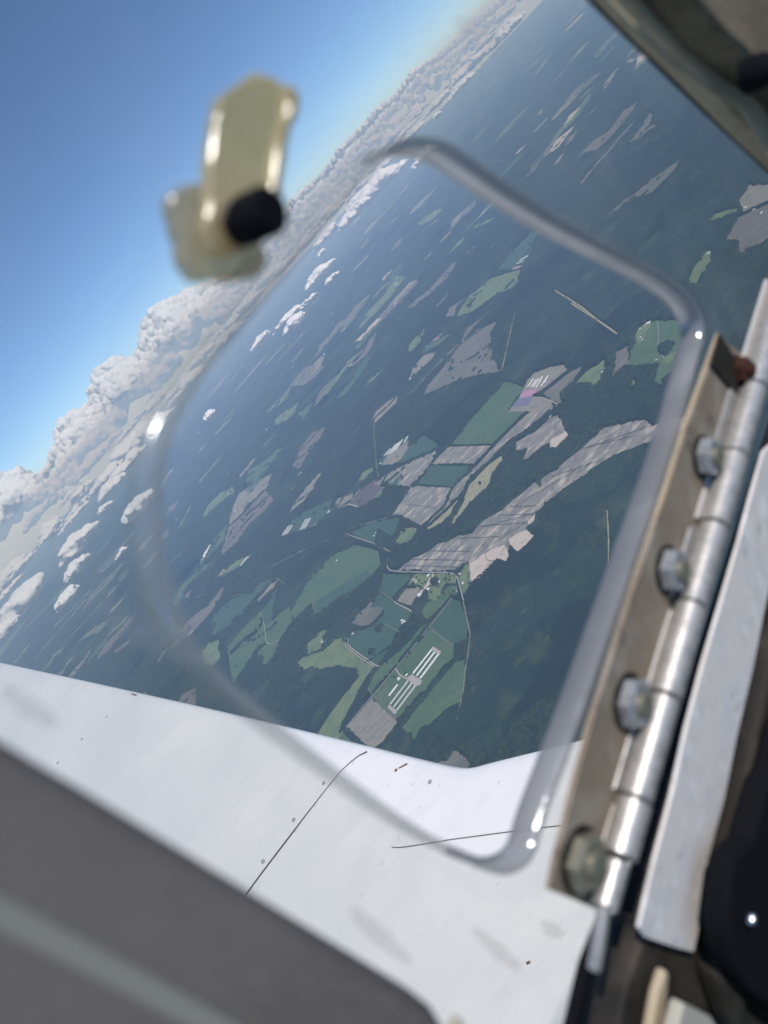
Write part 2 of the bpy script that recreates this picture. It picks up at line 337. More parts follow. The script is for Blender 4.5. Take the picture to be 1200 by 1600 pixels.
field_px = []                                    # pixel outlines, for clearing the woods
EXTRA = [
 ('C3', 'M', [(335,365),(352,335),(422,322),(402,353)]),
 ('C3', 'U', [(295,410),(327,372),(400,358),(377,400)]),
 ('A', 'M', [(825,95),(890,50),(897,60),(838,95)]),
 ('z1', 'M', [(948,570),(990,537),(1030,530),(1020,555)]),
 ('p', 'S', [(676,448),(700,420),(778,470),(758,505)]),
 ('p', 'S', [(455,715),(500,680),(600,740),(575,785),(535,792),(490,760)]),
 ('p', 'S', [(270,990),(290,965),(365,1025),(345,1060)]),
 ('z4', 'L', [(528,320),(545,300),(590,240),(622,185),(632,190),(606,250),(570,320),(545,345)]),
]
def dense(pts, v, amp=1.0):
    """subdivide an outline and make it slightly uneven, as tree lines and field edges are"""
    out = []
    n = len(pts)
    for i in range(n):
        a, b = pts[i], pts[(i + 1) % n]
        L = math.hypot(b[0] - a[0], b[1] - a[1]); k = max(1, int(L / 5))
        for j in range(k):
            t = j / k
            x = a[0] + (b[0] - a[0]) * t; y = a[1] + (b[1] - a[1]) * t
            if j and amp:
                x += rnd.uniform(-.5, .5) * amp; y += rnd.uniform(-.5, .5) * amp
            out.append((x, y))
    return out
seen_labels = {}
def field(v, t, pts, idx, amp=1.0):
    pp = P(v, pts)
    field_px.append(pp)
    pp = dense(pp, v, amp)
    off = ORDER[t] + 0.01 * (idx % 17)
    ws = [ground(x, y, GZ + off) for x, y in pp]
    cx = sum(w.x for w in ws) / len(ws); cyy = sum(w.y for w in ws) / len(ws)
    bm = bmesh.new()
    vs = [bm.verts.new((w.x - cx, w.y - cyy, 0)) for w in ws]
    f = bm.faces.new(vs)
    bmesh.ops.triangulate(bm, faces=[f])
    for f in bm.faces:
        if f.normal.z < 0: f.normal_flip()
    me = bpy.data.meshes.new('field'); bm.to_mesh(me); bm.free()
    o = link('field' if t != 'S' else 'concrete_pad', me, FM[t]); o.location = (cx, cyy, GZ + off)
    mx = sum(p[0] for p in pp) / len(pp); my = sum(p[1] for p in pp) / len(pp)
    a, b = where(mx, my)
    lab = f"{WORDS[t]}, {a}, {b}"
    seen_labels[lab] = seen_labels.get(lab, 0) + 1
    if seen_labels[lab] > 1: lab += f", number {seen_labels[lab]} going out"
    tag(o, lab, 'field', 'fields on the plain', 'structure')
for i, (v, t, pts) in enumerate(FIELDS + EXTRA): field(v, t, pts, i)

# more fields far out, scattered where the photograph shows a loose patchwork
far_n = 0; far_specs = []
def px_of(w):
    d = -w.dot(_B); return (600 + F * w.dot(_R) / d, 800 - F * w.dot(_UP) / d)
centres = [(sum(q[0] for q in f) / len(f), sum(q[1] for q in f) / len(f)) for f in field_px]
for k in range(2500):
    if far_n >= 420: break
    px = rnd.uniform(-60, 1220); py = rnd.uniform(-20, 1120)
    e = (px - 390) * .736 + (py - 423) * .677
    if not (48 < e < 235): continue
    if rnd.random() > (1.0 if e < 130 else 0.5): continue
    c = ground(px, py)
    if c.length > 46000: continue
    if any(abs(a - px) + abs(b - py) < (15 if e < 120 else 24) for a, b in centres): continue
    s0 = rnd.uniform(110, 330) * (c.length / 13000) ** 0.6
    ang = rnd.choice([.1, .35, .6, -.2, 1.2]) + rnd.uniform(-.15, .15)
    nu, nv = rnd.choice([(1, 1), (2, 1), (2, 2), (3, 1), (3, 2), (1, 2)])
    gx = [0]; gy = [0]
    for _ in range(nu): gx.append(gx[-1] + s0 * rnd.uniform(.8, 2.2))
    for _ in range(nv): gy.append(gy[-1] + s0 * rnd.uniform(.6, 1.4))
    P4 = [[(gx[a] - gx[-1] / 2 + rnd.uniform(-.22, .22) * s0, gy[b] - gy[-1] / 2 + rnd.uniform(-.22, .22) * s0) for b in range(nv + 1)] for a in range(nu + 1)]
    for a in range(nu):
        for b in range(nv):
            if nu * nv > 1 and rnd.random() < .22: continue
            quad_ = [P4[a][b], P4[a+1][b], P4[a+1][b+1], P4[a][b+1]]
            pts = []
            for q in range(4):                       # uneven, wood-bitten outlines
                p_, r_ = quad_[q], quad_[(q + 1) % 4]
                for h in (0, .33, .66):
                    j_ = 0 if h == 0 else .09
                    pts.append((p_[0] + (r_[0] - p_[0]) * h + rnd.uniform(-j_, j_) * s0, p_[1] + (r_[1] - p_[1]) * h + rnd.uniform(-j_, j_) * s0))
            ca, sa = math.cos(ang), math.sin(ang)
            pts = [(x * ca - y * sa, x * sa + y * ca, 0) for x, y in pts]
            t = rnd.choice('gGKgBgKGTgPDgBKL')
            far_specs.append((c.length, c, pts, t, GZ + 2.5 + 0.02 * far_n)); far_n += 1
            out = [px_of(Vector((c.x + q[0], c.y + q[1], GZ))) for q in pts]
            field_px.append(out); centres.append((px, py))

far_specs.sort(key=lambda q: q[0])
for (_, c, pts, t, z) in far_specs[:185]:
    o = mesh('field', pts, [tuple(range(len(pts)))], FM[t]); o.location = (c.x, c.y, z)
    tag(o, 'small hazy field among the far woods', 'field', 'hazy fields among the far woods', 'structure')
vs = []; fs = []; mi = []; keys = sorted(FM)
for (_, c, pts, t, z) in far_specs[185:]:
    fs.append(tuple(range(len(vs), len(vs) + len(pts)))); vs += [(c.x + q[0], c.y + q[1], z) for q in pts]; mi.append(keys.index(t))
o = mesh('farmland', vs, fs)
for k_ in keys: o.data.materials.append(FM[k_])
o.data.polygons.foreach_set('material_index', mi)
tag(o, 'blue hazy patchwork of the farthest fields', 'farmland', None, 'stuff')

# ------------------------------------------------------------------ roads, tracks and ditches
clear_lines = []                                 # world polylines and half widths kept free of trees
def strip(name, pts, width, m, z, label, cat, clear=0.0):
    ws = [ground(x, y, GZ + z) for x, y in pts]
    # smooth the polyline a little
    q = []
    for i, w in enumerate(ws):
        if 0 < i < len(ws) - 1:
            q.append(w.lerp(ws[i - 1], .12)); q.append(w.lerp(ws[i + 1], .12))
        else: q.append(w)
    ws = q
    vs = []; fs = []
    for i, w in enumerate(ws):
        d = (ws[min(i + 1, len(ws) - 1)] - ws[max(i - 1, 0)]); d.z = 0; d.normalize()
        nrm = Vector((-d.y, d.x, 0)) * width / 2
        vs += [w + nrm, w - nrm]
        if i: fs.append((2 * i - 2, 2 * i - 1, 2 * i + 1, 2 * i))
    o = mesh(name, vs, fs, m)
    for f in o.data.polygons:
        if f.normal.z < 0: f.flip()
    tag(o, label, cat, None, 'structure')
    if clear: clear_lines.append((ws, clear))
    return o
RN = [0]
def road(v, pts, w, m=None, lab='narrow grey country road', z=4.0, clear=None, name='road'):
    RN[0] += 1
    pp = P(v, pts); mx, my = pp[len(pp) // 2]
    a, b = where(mx, my)
    strip(name, pp, w, m or M_ROAD, z + 0.03 * RN[0], f"{lab}, {a}, {b}, stretch {RN[0]}", name, (w / 2 + 6) if clear is None else clear)
road('z4', [(-10,1260),(75,1155),(245,950),(392,778),(560,570),(745,337)], 8, lab='straight grey road passing the poultry farm')
road('z4', [(392,778),(412,812),(440,832),(490,850)], 8, M_DIRT, 'pale driveway into the poultry farm')
road('f', [(605,886),(609,891),(625,893),(707,895),(715,902),(719,918),(724,938)], 9, lab='grey road along the tan ploughed field')
road('z4', [(815,360),(835,450),(860,560),(845,690),(828,790),(818,900),(800,990),(770,1130)], 8, FM['B'], 'tan track between the plantation and the fields')
road('f', [(605,886),(606,872),(610,862),(592,852),(560,841),(541,834)], 8, lab='grey road crossing the creek woods')
road('z4', [(75,562),(80,640),(180,715),(262,768)], 5, M_DIRT, 'pale farm track round the dark green field')
road('z4', [(96,588),(92,628),(120,655),(275,764),(292,760)], 7, M_DIRT, 'pale farm track round the dark green field')
road('z4', [(385,358),(392,368),(480,410),(493,425),(480,478)], 7, M_DIRT, 'bright dirt track to the grain bins')
road('z4', [(290,292),(385,358)], 4, FM['B'], 'thin field track')
road('z4', [(322,182),(312,240),(296,292),(215,425)], 4, FM['B'], 'thin field track', clear=2)
road('z4', [(315,495),(420,550)], 4, FM['B'], 'thin field track')
road('z4', [(608,522),(690,590),(765,640)], 9, FM['K'], 'grassy hedge line')
road('z4', [(250,952),(414,1112)], 8, FM['K'], 'grassy bank beside the tan square field')
road('z4', [(235,880),(216,903),(247,940)], 4, FM['B'], 'thin field track')
road('z4', [(828,915),(920,880),(1050,825)], 5, FM['B'], 'faint plantation ride', clear=5)
road('z5', [(660,545),(684,585),(693,640),(705,742),(740,740),(788,716)], 6, M_DIRT, 'white dirt track with a bend')
road('z5', [(440,405),(640,302),(890,182),(1130,72)], 22, FM['K'], 'straight pale clearing through the woods')
road('z5', [(245,455),(330,432),(440,402)], 14, FM['K'], 'straight pale clearing through the woods')
road('A', [(430,978),(540,945),(650,916)], 16, FM['K'], 'straight pale clearing through the woods')
road('z5', [(430,470),(520,436),(572,436),(660,380),(765,326),(820,372)], 9, FM['g'], 'grassy lane')
road('z5', [(455,770),(560,650),(700,480),(800,375)], 12, FM['g'], 'grassy lane')
road('z6', [(100,35),(60,200),(15,400)], 14, FM['Y'], 'straight bright ride cut through the plantation')
road('z6', [(450,-25),(500,8),(560,45),(600,70),(740,168)], 14, FM['Y'], 'straight bright ride cut through the plantation')
road('f', [(949,797),(951,840),(951,882)], 9, FM['Y'], 'straight bright ride cut through the plantation')
road('z6', [(990,92),(996,180),(993,258),(1030,322)], 7, FM['B'], 'thin field track')
road('C3', [(397,362),(440,362),(480,378),(512,393),(510,410),(490,440),(470,467)], 7, M_DIRT, 'bright dirt lane with a bend')
road('A', [(557,492),(551,520),(560,600),(565,690),(577,738)], 14, FM['g'], 'grassy lane')
road('A', [(488,790),(440,860),(390,880),(300,950),(190,995)], 12, M_DIRT, 'pale farm lane past the glasshouses')
road('A', [(432,862),(482,877)], 14, M_DIRT, 'pale farm lane spur')
road('z3', [(235,822),(240,790),(290,746),(345,738),(368,758),(330,812),(300,845)], 5, M_DIRT, 'pale oval track')
road('z3', [(405,740),(470,680),(548,603),(742,348),(850,225),(1000,75)], 4, M_DITCH, 'dark ditch line', 4.3, 3, 'ditch')
for q in ([(620,803),(890,793)], [(440,882),(700,885)], [(330,935),(660,940)], [(285,972),(640,985)], [(740,728),(1050,705)], [(890,658),(1090,652)],
          [(660,965),(770,880),(930,778),(1050,700),(1200,560)], [(790,880),(800,940),(860,945)], [(300,592),(480,612)], [(690,395),(680,440),(665,500)], [(945,605),(1120,600)]):
    road('z3', q, 3.5, M_DITCH, 'thin dark drainage ditch', 4.3, 0.1, 'ditch')
for q in ([(160,970),(420,900)], [(300,880),(600,700)], [(480,735),(730,650)], [(560,620),(870,540)], [(640,600),(960,490)]):
    road('C3', q, 4, M_DITCH, 'thin dark drainage ditch', 4.3, 0.1, 'ditch')
road('c5', [(400,1088),(500,1150),(560,1200)], 14, FM['Y'], 'straight bright ride cut through the plantation')

# far country roads, faint through the haze
for k in range(16):
    s_ = rnd.uniform(-420, 420); e_ = rnd.uniform(70, 215)
    px = 390 + .677 * s_ + .736 * e_; py = 423 - .736 * s_ + .677 * e_
    a = ground(px, py); ang = rnd.choice([.1, .5, 1.1, -.4, 1.7]) + rnd.uniform(-.2, .2); L_ = rnd.uniform(900, 3200)
    pts_ = []
    for q in range(6):
        ang += rnd.uniform(-.12, .12)
        pts_.append(px_of(a)); a = a + Vector((math.cos(ang), math.sin(ang), 0)) * L_ / 6
    road('f', pts_, 13, FM['K'], 'faint far country road', clear=14)

# ------------------------------------------------------------------ woods
def inpoly(X, Y, poly):
    inside = np.zeros(X.shape, bool)
    n = len(poly); j = n - 1
    for i in range(n):
        xi, yi = poly[i]; xj, yj = poly[j]
        if yi != yj:
            c = ((yi > Y) != (yj > Y)) & (X < (xj - xi) * (Y - yi) / (yj - yi) + xi)
            inside ^= c
        j = i
    return inside
def vnoise(X, Y, s, seed):
    x = X / s + seed * 17.3; y = Y / s - seed * 9.1
    ix = np.floor(x).astype(np.int64); iy = np.floor(y).astype(np.int64)
    fx = x - ix; fy = y - iy
    fx = fx * fx * (3 - 2 * fx); fy = fy * fy * (3 - 2 * fy)
    def h(a, b):
        v = (a * 374761393 + b * 668265263 + seed * 1274126177) & 0xffffffff
        v = ((v ^ (v >> 13)) * 1274126177) & 0xffffffff
        return ((v ^ (v >> 16)) & 0xffff) / 65535.0
    return (h(ix, iy) * (1 - fx) + h(ix + 1, iy) * fx) * (1 - fy) + (h(ix, iy + 1) * (1 - fx) + h(ix + 1, iy + 1) * fx) * fy

NATURAL = [
 [(605,880),(640,850),(700,825),(740,790),(790,735),(780,700),(800,690),(850,690),(890,650),(880,600),(930,590),(960,570),(1070,560),(1080,655),(1010,650),(940,662),(870,732),(790,797),(740,836),(650,872),(610,892)],
 P('C2', [(120,760),(200,620),(260,530),(400,440),(560,300),(600,220),(625,230),(600,310),(560,390),(440,500),(370,540),(240,620),(190,700),(210,745),(130,790),(0,800),(0,720)]),
 P('z4', [(330,735),(400,560),(500,430),(580,480),(560,510),(400,680)]),
 P('z4', [(520,390),(580,310),(595,320),(545,415)]),
 P('z4', [(840,400),(1040,400),(900,500),(860,560)]),
 P('A', [(560,1100),(620,1000),(640,940),(700,920),(780,980),(760,1020),(700,1080),(640,1100)]),
 P('z5', [(420,230),(520,140),(680,60),(660,140),(560,220),(430,280),(330,400),(270,400)]),
 P('z5', [(200,700),(300,640),(480,560),(560,600),(450,760),(480,1010),(380,900),(300,800)]),
 P('z5', [(520,1000),(700,900),(860,600),(1000,470),(1100,600),(960,720),(890,870),(700,960),(560,1040)]),
]
OVER = [P('z4', q) for q in (
 [(430,1130),(408,1108),(575,925),(600,938),(470,1090)], [(765,640),(840,602),(835,700),(770,715)], [(520,390),(580,312),(595,320),(545,415)],
 [(608,240),(625,215),(655,210),(665,240),(620,250)], [(235,660),(268,650),(260,690),(228,690)], [(272,520),(322,502),(300,550),(275,552)],
 [(100,640+0),(96,640),(97,642)], [(640,245),(660,240),(655,262),(640,260)], [(380,345),(450,262),(460,270),(400,352)])] + [
 P('z6', [(990,267),(1005,240),(1060,215),(1100,225),(1050,300),(1020,300)]), P('z3', [(1000,168),(1030,145),(1090,105),(1105,120),(1060,150),(1010,185)]),
 P('z5', [(640,862),(680,815),(692,832),(660,880)]), P('z5', [(660,500),(685,462),(700,455),(690,480)]), P('z3', [(605,650),(655,560),(665,565),(612,665)]),
 P('z5', [(560,722),(640,660),(650,668),(590,715)]), P('C2', [(575,80),(640,120),(600,170),(560,150)]), P('z5', [(745,355),(768,338),(772,350),(750,365)]),
 P('C4', [(470,320),(480,290),(490,300)]), P('C2', [(330,590),(360,560),(400,555),(380,580),(340,605)]),
]
def woods(name, x0, x1, y0, y1, cell, hid, label, r0, r1):
    nx = int((x1 - x0) / cell) + 1; ny = int((y1 - y0) / cell) + 1
    xs = x0 + np.arange(nx) * cell; ys = y0 + np.arange(ny) * cell
    X, Y = np.meshgrid(xs, ys)
    # jitter so that the edges and crowns do not show the grid
    Xj = X + (vnoise(X, Y, cell * .9, 11) - .5) * cell * .9; Yj = Y + (vnoise(X, Y, cell * .9, 12) - .5) * cell * .9
    wx, wy, wz = Xj, Yj, np.full_like(X, GZ)
    dep = -(wx * _B.x + wy * _B.y + wz * _B.z)
    PX = 600 + F * (wx * _R.x + wy * _R.y + wz * _R.z) / dep
    PY = 800 - F * (wx * _UP.x + wy * _UP.y + wz * _UP.z) / dep
    D = np.hypot(wx, wy)
    vis = (dep > 100) & (PX > -130) & (PX < 1330) & (PY > -130) & (PY < 1420) & (D >= r0) & (D < r1)
    # wobble the outlines of the clearings a bit
    QX = PX + (vnoise(X, Y, 35, 3) - .5) * 9 * 1200 / np.maximum(dep, 1)
    QY = PY + (vnoise(X, Y, 35, 4) - .5) * 9 * 1200 / np.maximum(dep, 1)
    rough_ = 1 + 1.6 * (vnoise(X, Y, 900, 21) * .6 + vnoise(X, Y, 260, 22) * .4 > .55)
    QX = PX + (QX - PX) * rough_; QY = PY + (QY - PY) * rough_
    wood = np.ones_like(vis)
    for poly in field_px:
        bx0 = min(p[0] for p in poly) - 3; bx1 = max(p[0] for p in poly) + 3
        by0 = min(p[1] for p in poly) - 3; by1 = max(p[1] for p in poly) + 3
        sub = vis & (QX > bx0) & (QX < bx1) & (QY > by0) & (QY < by1)
        if sub.any():
            idx = np.nonzero(sub)
            ins = inpoly(QX[idx], QY[idx], poly)
            wood[idx[0][ins], idx[1][ins]] = False
    if hid > 1:                                      # clumps and shelter belts standing in the farther fields
        wood |= (vnoise(X, Y, 70, 41) > .90) & (vnoise(X, Y, 420, 42) > .55)
        wood |= (np.abs(vnoise(X + Y * .3, Y * 2.2, 520, 43) - .5) < .007)
    for ws, hw in clear_lines:
        if hw < .5: continue
        for a, b in zip(ws[:-1], ws[1:]):
            sub = vis & (wx > min(a.x, b.x) - hw) & (wx < max(a.x, b.x) + hw) & (wy > min(a.y, b.y) - hw) & (wy < max(a.y, b.y) + hw)
            idx = np.nonzero(sub)
            if len(idx[0]) == 0: continue
            dx, dy = b.x - a.x, b.y - a.y; L2 = dx * dx + dy * dy + 1e-6
            t = np.clip(((wx[idx] - a.x) * dx + (wy[idx] - a.y) * dy) / L2, 0, 1)
            dd = np.hypot(wx[idx] - a.x - t * dx, wy[idx] - a.y - t * dy)
            near = dd < max(hw, cell * .75)
            wood[idx[0][near], idx[1][near]] = False
    nat = np.zeros_like(wood)
    for poly in NATURAL: nat |= inpoly(PX, PY, poly)
    for poly in OVER:
        i2 = inpoly(PX, PY, poly); wood |= i2; nat |= i2
    nat |= vnoise(X, Y, 900, 21) * .6 + vnoise(X, Y, 260, 22) * .4 > .66
    stand = 12 + 5 * (vnoise(X, Y, 500, 31) > .5) + 2.5 * vnoise(X, Y, 130, 32)
    lump = vnoise(X, Y, 16, 5); lump2 = vnoise(X, Y, 7.5, 6)
    lump = vnoise(X, Y, 21, 5)
    Hn = 9 + 11 * lump + 8 * lump2
    Hp = stand + 1.6 * lump2 + 1.0 * lump
    H = np.where(nat, Hn, Hp)
    H = np.where(wood, H, 0.0)
    # faint rows and rides inside the plantations
    keep = vis
    quad = keep[:-1, :-1] & keep[1:, :-1] & keep[:-1, 1:] & keep[1:, 1:]
    anyw = wood[:-1, :-1] | wood[1:, :-1] | wood[:-1, 1:] | wood[1:, 1:]
    quad &= anyw
    used = np.zeros_like(wood)
    used[:-1, :-1] |= quad; used[1:, :-1] |= quad; used[:-1, 1:] |= quad; used[1:, 1:] |= quad
    ids = -np.ones(wood.shape, np.int64); ids[used] = np.arange(used.sum())
    co = np.stack([wx[used], wy[used], GZ + 0.2 + H[used]], 1).astype(np.float32)
    q = np.stack([ids[:-1, :-1][quad], ids[:-1, 1:][quad], ids[1:, 1:][quad], ids[1:, :-1][quad]], 1)
    natq = (nat[:-1, :-1])[quad]
    me = bpy.data.meshes.new(name)
    me.vertices.add(len(co)); me.vertices.foreach_set('co', co.ravel())
    me.loops.add(q.size); me.loops.foreach_set('vertex_index', q.ravel().astype(np.int32))
    me.polygons.add(len(q)); me.polygons.foreach_set('loop_start', (np.arange(len(q)) * 4).astype(np.int32))
    me.polygons.foreach_set('loop_total', np.full(len(q), 4, np.int32))
    me.materials.append(M_PINE); me.materials.append(M_WOOD)
    me.polygons.foreach_set('material_index', natq.astype(np.int32))
    me.update(calc_edges=True)
    o = link(name, me)
    tag(o, label, 'woodland', None, 'stuff')
    print(name, len(co), len(q))
woods('woodland', -5200, 5200, 900, 6600, 8.0, 1, 'dark green woods round the near farms and fields', 0, 6400)
woods('woodland', -9500, 9500, 3000, 13200, 17.0, 2, 'dark blue green woods between the middle-distance fields', 6350, 13000)
woods('woodland', -22000, 22000, 8000, 30500, 45.0, 3, 'hazy blue woods between the far fields', 12900, 30000)

# ------------------------------------------------------------------ farm buildings
def shed(name, a, b, width, h, roofm, label, cat, group=None, vents=True):
    """gabled building with its ridge from ground point a to b; roof, walls and doors are parts"""
    a = Vector((a.x, a.y, GZ)); b = Vector((b.x, b.y, GZ))
    c = (a + b) / 2; d = (b - a); L = d.length; ang = math.atan2(d.y, d.x)
    e = empty(name, (c.x, c.y, GZ + 0.5)); e.rotation_euler = (0, 0, ang)
    tag(e, label, cat, group)
    hl, hw = L / 2, width / 2; rh = width * .22
    wallv = [(-hl,-hw,0),(hl,-hw,0),(hl,hw,0),(-hl,hw,0),(-hl,-hw,h),(hl,-hw,h),(hl,hw,h),(-hl,hw,h),(-hl,0,h+rh*.97),(hl,0,h+rh*.97)]
    w = mesh('wall', wallv, [(0,1,5,4),(2,3,7,6),(1,2,6,9,5),(3,0,4,8,7)], M_WALL, e)
    ov = 0.8; t = .35
    rv = []
    for x in (-hl - ov, hl + ov):
        rv += [(x,-hw-ov,h-.2),(x,0,h+rh),(x,hw+ov,h-.2),(x,hw+ov,h-.2+t),(x,0,h+rh+t),(x,-hw-ov,h-.2+t)]
    rf = [(0,1,7,6),(1,2,8,7),(2,3,9,8),(3,4,10,9),(4,5,11,10),(5,0,6,11),(5,4,1,0),(4,3,2,1),(6,7,10,11),(7,8,9,10)]
    mesh('roof', rv, rf, roofm, e)
    return e
def sheds(v, segs, width, h, roofm, labels, cat='poultry shed', group=None, name='poultry_shed'):
    for (a, b), lab in zip(segs, labels):
        (pa, pb) = P(v, [a, b])
        shed(name, ground(*pa), ground(*pb), width, h, roofm, lab, cat, group)
ORD = ['first', 'second', 'third', 'fourth', 'fifth', 'sixth']
sheds('p', [((515,675),(688,455)), ((550,697),(716,478)), ((583,722),(752,497))], 13, 3.2, M_WHITE,
      [f'long white poultry shed, {o} from the straight road in the upper bank of three' for o in ORD[:3]], group='long poultry sheds by the straight road')
sheds('p', [((300,965),(470,742)), ((335,990),(505,765)), ((365,1017),(537,790))], 13, 3.2, M_GREY,
      [f'long greyer poultry shed, {o} from the straight road in the lower bank of three' for o in ORD[:3]], group='long poultry sheds by the straight road')
sheds('p', [((291,885),(371,782))], 13, 5, M_WHITE, ['single bright white shed standing apart beside the lower bank of poultry sheds'], 'storage shed', name='storage_shed')
sheds('z6', [((178,500),(215,450)), ((198,503),(232,455)), ((214,503),(248,447)), ((229,508),(252,470)), ((252,470),(270,435)), ((262,497),(307,430))], 13, 3.5, M_WHITE,
      [f'white poultry shed above the pink flower plot, {o} from its left end' for o in ORD], group='poultry sheds above the pink flower plot')
sheds('A', [((603,637),(643,590)), ((616,634),(654,586)), ((629,629),(665,579)), ((642,621),(677,570)), ((655,612),(688,562)), ((695,577),(712,546))], 14, 3.5, M_WHITE,
      [f'white-roofed shed in the slanting row beside the tan oval field, {o} from the left' for o in ORD], group='shed row beside the tan oval field')
sheds('C4', [((720,415),(752,367)), ((731,412),(762,365)), ((742,409),(772,363))], 14, 3.5, M_WHITE, [f'hazy white shed in the lower-left trio of the three shed groups, {o} from the left' for o in ORD[:3]], group='hazy shed trios along the pale farm lane')
sheds('C4', [((808,385),(835,335)), ((818,383),(846,332)), ((828,380),(856,330))], 14, 3.5, M_WHITE, [f'hazy white shed in the middle trio of the three shed groups, {o} from the left' for o in ORD[:3]], group='hazy shed trios along the pale farm lane')
sheds('C4', [((917,342),(943,294)), ((927,338),(951,292))], 14, 3.5, M_WHITE, [f'hazy white shed in the upper-right pair along the farm lane, {o} from the left' for o in ORD[:2]], group='hazy shed trios along the pale farm lane')
sheds('C4', [((337,532),(358,490)), ((346,528),(366,482)), ((355,520),(375,470)), ((362,505),(383,457))], 30, 4, M_WHITE, [f'far white glasshouse beside the purple brown field, {o} from the left' for o in ORD[:4]], 'glasshouse', 'glasshouses beside the purple brown field', name='glasshouse')
sheds('C4', [((528,553),(556,515)), ((537,549),(566,510)), ((548,545),(578,507))], 16, 4, M_WHITE, [f'far white glasshouse on the pale green field below the purple one, {o} from the left' for o in ORD[:3]], 'glasshouse', 'glasshouses on the pale green field', name='glasshouse')
sheds('A', [((588,348),(613,312)), ((600,343),(632,300)), ((612,338),(648,292))], 17, 4, M_WHITE, [f'far white glasshouse above the sandy pointed field, {o} from the left' for o in ORD[:3]], 'glasshouse', 'glasshouses above the sandy pointed field', name='glasshouse')
sheds('z1', [((402,357),(455,305)), ((412,350),(464,300))], 35, 6, M_WHITE, [f'very bright far warehouse alone in the blue distance, {o} of two' for o in ('left', 'right')], 'warehouse', 'bright warehouses in the blue distance', name='warehouse')
sheds('z1', [((1012,508),(1065,478)), ((990,530),(1030,512))], 22, 5, M_WHITE, ['white shed at the far end of the pink strip by the bright green field', 'second white shed nearer the pink strip by the bright green field'], name='farm_shed', cat='farm shed')
sheds('z1', [((872,493),(890,467)), ((395,1072),(430,1010)), ((412,1050),(445,1005))], 18, 5, M_WHITE, ['lone hazy white shed left of the bright green field', 'hazy white shed at the foot of the pink strip, lower one', 'hazy white shed at the foot of the pink strip, upper one'], name='farm_shed', cat='farm shed')
sheds('A', [((715,288),(728,270)), ((438,216),(455,202)), ((783,133),(806,96)), ((800,128),(820,96)), ((470,815),(490,785))], 20, 5, M_WHITE,
      ['white shed at the lower tip of the tan field under the pink strip', 'small hazy white barn at the tip of the purple hooked field', 'broad white shed at the foot of the pink strip', 'narrow white shed at the foot of the pink strip', 'white barn at the top of the dark brown field'], name='farm_shed', cat='farm shed')
